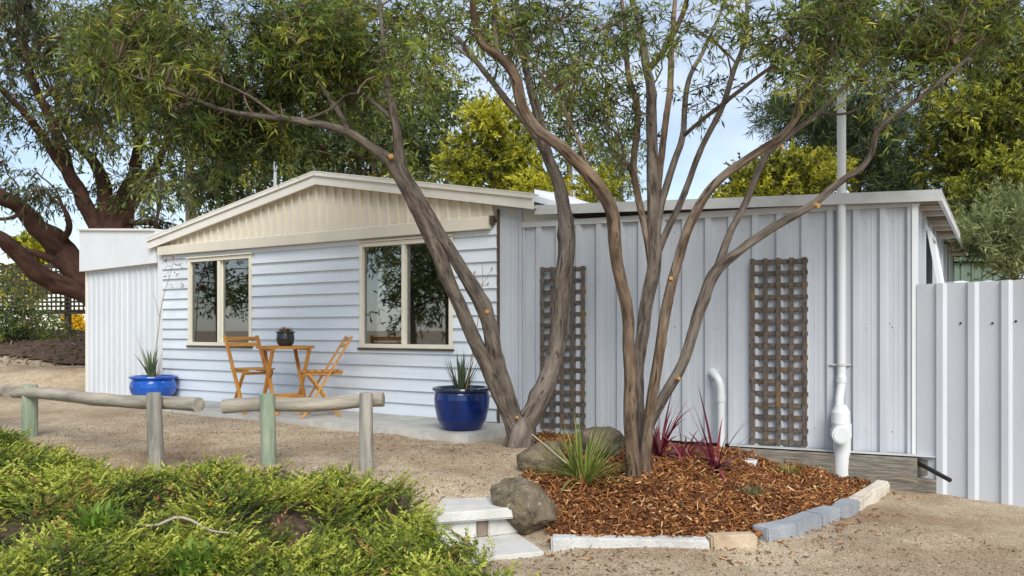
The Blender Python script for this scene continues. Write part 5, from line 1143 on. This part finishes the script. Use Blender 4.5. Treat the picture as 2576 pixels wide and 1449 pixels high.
ld = unit((d[:, None, :] * .85 + sv[:, None, :] * alt * (1.0 - .75 * f)[..., None] * .95 + RNG.normal(size=(NS, NL, 3)) * .17 + np.array([0, 0, .10])).reshape(-1, 3))
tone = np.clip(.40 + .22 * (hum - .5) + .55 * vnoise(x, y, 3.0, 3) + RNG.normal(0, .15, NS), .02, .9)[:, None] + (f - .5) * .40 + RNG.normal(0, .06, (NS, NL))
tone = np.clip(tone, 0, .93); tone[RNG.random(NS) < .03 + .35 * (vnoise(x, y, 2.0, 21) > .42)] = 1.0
n = NS * NL
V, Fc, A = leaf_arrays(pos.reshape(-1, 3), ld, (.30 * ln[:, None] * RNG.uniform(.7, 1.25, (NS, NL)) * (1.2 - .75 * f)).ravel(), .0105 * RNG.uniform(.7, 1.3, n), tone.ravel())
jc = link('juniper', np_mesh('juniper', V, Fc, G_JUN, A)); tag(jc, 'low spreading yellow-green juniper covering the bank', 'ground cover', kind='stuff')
tw = twig_mesh('juniper_stems', np.stack([np.stack([x, y, zb_], 1), np.stack([x, y, zb_], 1) + d * ln[:, None] * .9], 1), .0022, MT['twig'], jc, np.zeros(3))

# ------------------------------------------------------------------ wood chips, grit and litter
def chips(name, x, y, dz, sx, sy, sz, material, tones, label, cat, tiltv=.5):
    n = len(x); a = RNG.uniform(0, 2 * np.pi, n); t = RNG.normal(0, tiltv, n)
    ex = np.stack([np.cos(a) * np.cos(t), np.sin(a) * np.cos(t), np.sin(t)], 1); ey = unit(np.stack([-np.sin(a), np.cos(a), RNG.normal(0, tiltv, n)], 1)); ez = np.cross(ex, ey)
    c = np.stack([x, y, hgt_np(x, y) + dz], 1); V = []
    for (i, j, k) in ((-1,-1,-1),(1,-1,-1),(1,1,-1),(-1,1,-1),(-1,-1,1),(1,-1,1),(1,1,1),(-1,1,1)):
        tp_ = np.where(i > 0, RNG.uniform(.35, 1, n), 1.0)
        V.append(c + ex * (i * sx / 2)[:, None] + ey * (j * sy / 2 * tp_)[:, None] + ez * (k * sz / 2)[:, None])
    V = np.stack(V, 1).reshape(-1, 3); fi = np.array([(0,3,2,1),(4,5,6,7),(0,1,5,4),(1,2,6,5),(2,3,7,6),(3,0,4,7)])
    Fc = (np.arange(n)[:, None, None] * 8 + fi[None]).reshape(-1, 4)
    return tag(link(name, np_mesh(name, V, Fc, material, np.repeat(tones, 6))), label, cat, kind='stuff')
n = 15000; x, y = scatter(MULCH, n)
chips('wood_chips', x, y, .028 + RNG.uniform(-.004, .022, n) + .02 * vnoise(x, y, 4, 1.7), RNG.gamma(3.2, .0125, n) + .008, RNG.gamma(3, .0033, n) + .002, RNG.uniform(.002, .007, n), G_CHIP, np.clip(RNG.beta(1.6, 2.0, n) + (RNG.random(n) < .04) * .5, 0, 1), 'orange-brown wood chips spread over the bed', 'wood chips')
x = np.concatenate([RNG.normal(p.x + .06, .12, 16) for p in _e]); y = np.concatenate([RNG.normal(p.y - .10, .07, 16) for p in _e]); n = len(x)
chips('stray_chips', x, y, .012 + .012 * vnoise(x, y, 2.3), RNG.uniform(.015, .05, n), RNG.uniform(.004, .012, n), RNG.uniform(.002, .005, n), G_CHIP, RNG.random(n), 'stray wood chips spilled outside the bed edging', 'wood chips', .2)
n = 16000; x = RNG.uniform(-4.5, 4.6, n); y = RNG.uniform(3.8, 9.5, n); k = ~inside(MULCH, x, y) & ~inside(JUNI, x, y) & (np.abs(x) < y * .68)
ga = (x - GW.o.x) * GW.n.x + (y - GW.o.y) * GW.n.y; wa_ = (x - WW.o.x) * WW.n.x + (y - WW.o.y) * WW.n.y
k &= (ga < -1.05) & ((wa_ < -.1) | (x < -.2)) ; x, y = x[k], y[k]; n = len(x)
chips('gravel_grit', x, y, .003 + .012 * vnoise(x, y, 2.3) + .006 * vnoise(x, y, 7, 3), RNG.uniform(.004, .014, n), RNG.uniform(.004, .010, n), RNG.uniform(.003, .007, n), G_PEB, RNG.random(n), 'small stones and grit lying on the gravel', 'grit', .3)
n = 5200; x = RNG.uniform(-3, 4.4, n); y = RNG.uniform(4.0, 8.0, n); k = ~inside(MULCH, x, y) & (np.abs(x) < y * .68)
ga = (x - GW.o.x) * GW.n.x + (y - GW.o.y) * GW.n.y; wa_ = (x - WW.o.x) * WW.n.x + (y - WW.o.y) * WW.n.y
k &= (ga < -1.05) & ((wa_ < -.12) | (x < -.2)) & (RNG.random(n) < np.clip(.35 + 1.2 * vnoise(x, y, .9, 8), .05, 1)); x, y = x[k], y[k]; n = len(x)
chips('leaf_litter', x, y, .006 + .012 * vnoise(x, y, 2.3), RNG.uniform(.015, .05, n), RNG.uniform(.004, .010, n), RNG.uniform(.001, .002, n), G_LIT, RNG.random(n), 'dry brown leaf litter scattered on the gravel', 'leaf litter', .15)
LP = [(-14, 26), (-8, 26), (-7.2, 15), (-8.5, 14.5), (-13, 16.5)]
n = 9000; x = RNG.uniform(-14, -6.8, n); y = RNG.uniform(13.6, 23, n); k = RNG.random(n) < np.clip((y - 14) / 5, 0, 1); x, y = x[k], y[k]; n = len(x)
chips('fallen_leaves', x, y, .03 + RNG.uniform(0, .05, n), RNG.uniform(.05, .13, n), RNG.uniform(.02, .04, n), RNG.uniform(.003, .005, n), G_LIT, np.clip(RNG.random(n) * .8, 0, 1), 'brown fallen leaves heaped under the old tree', 'leaf litter', .5)
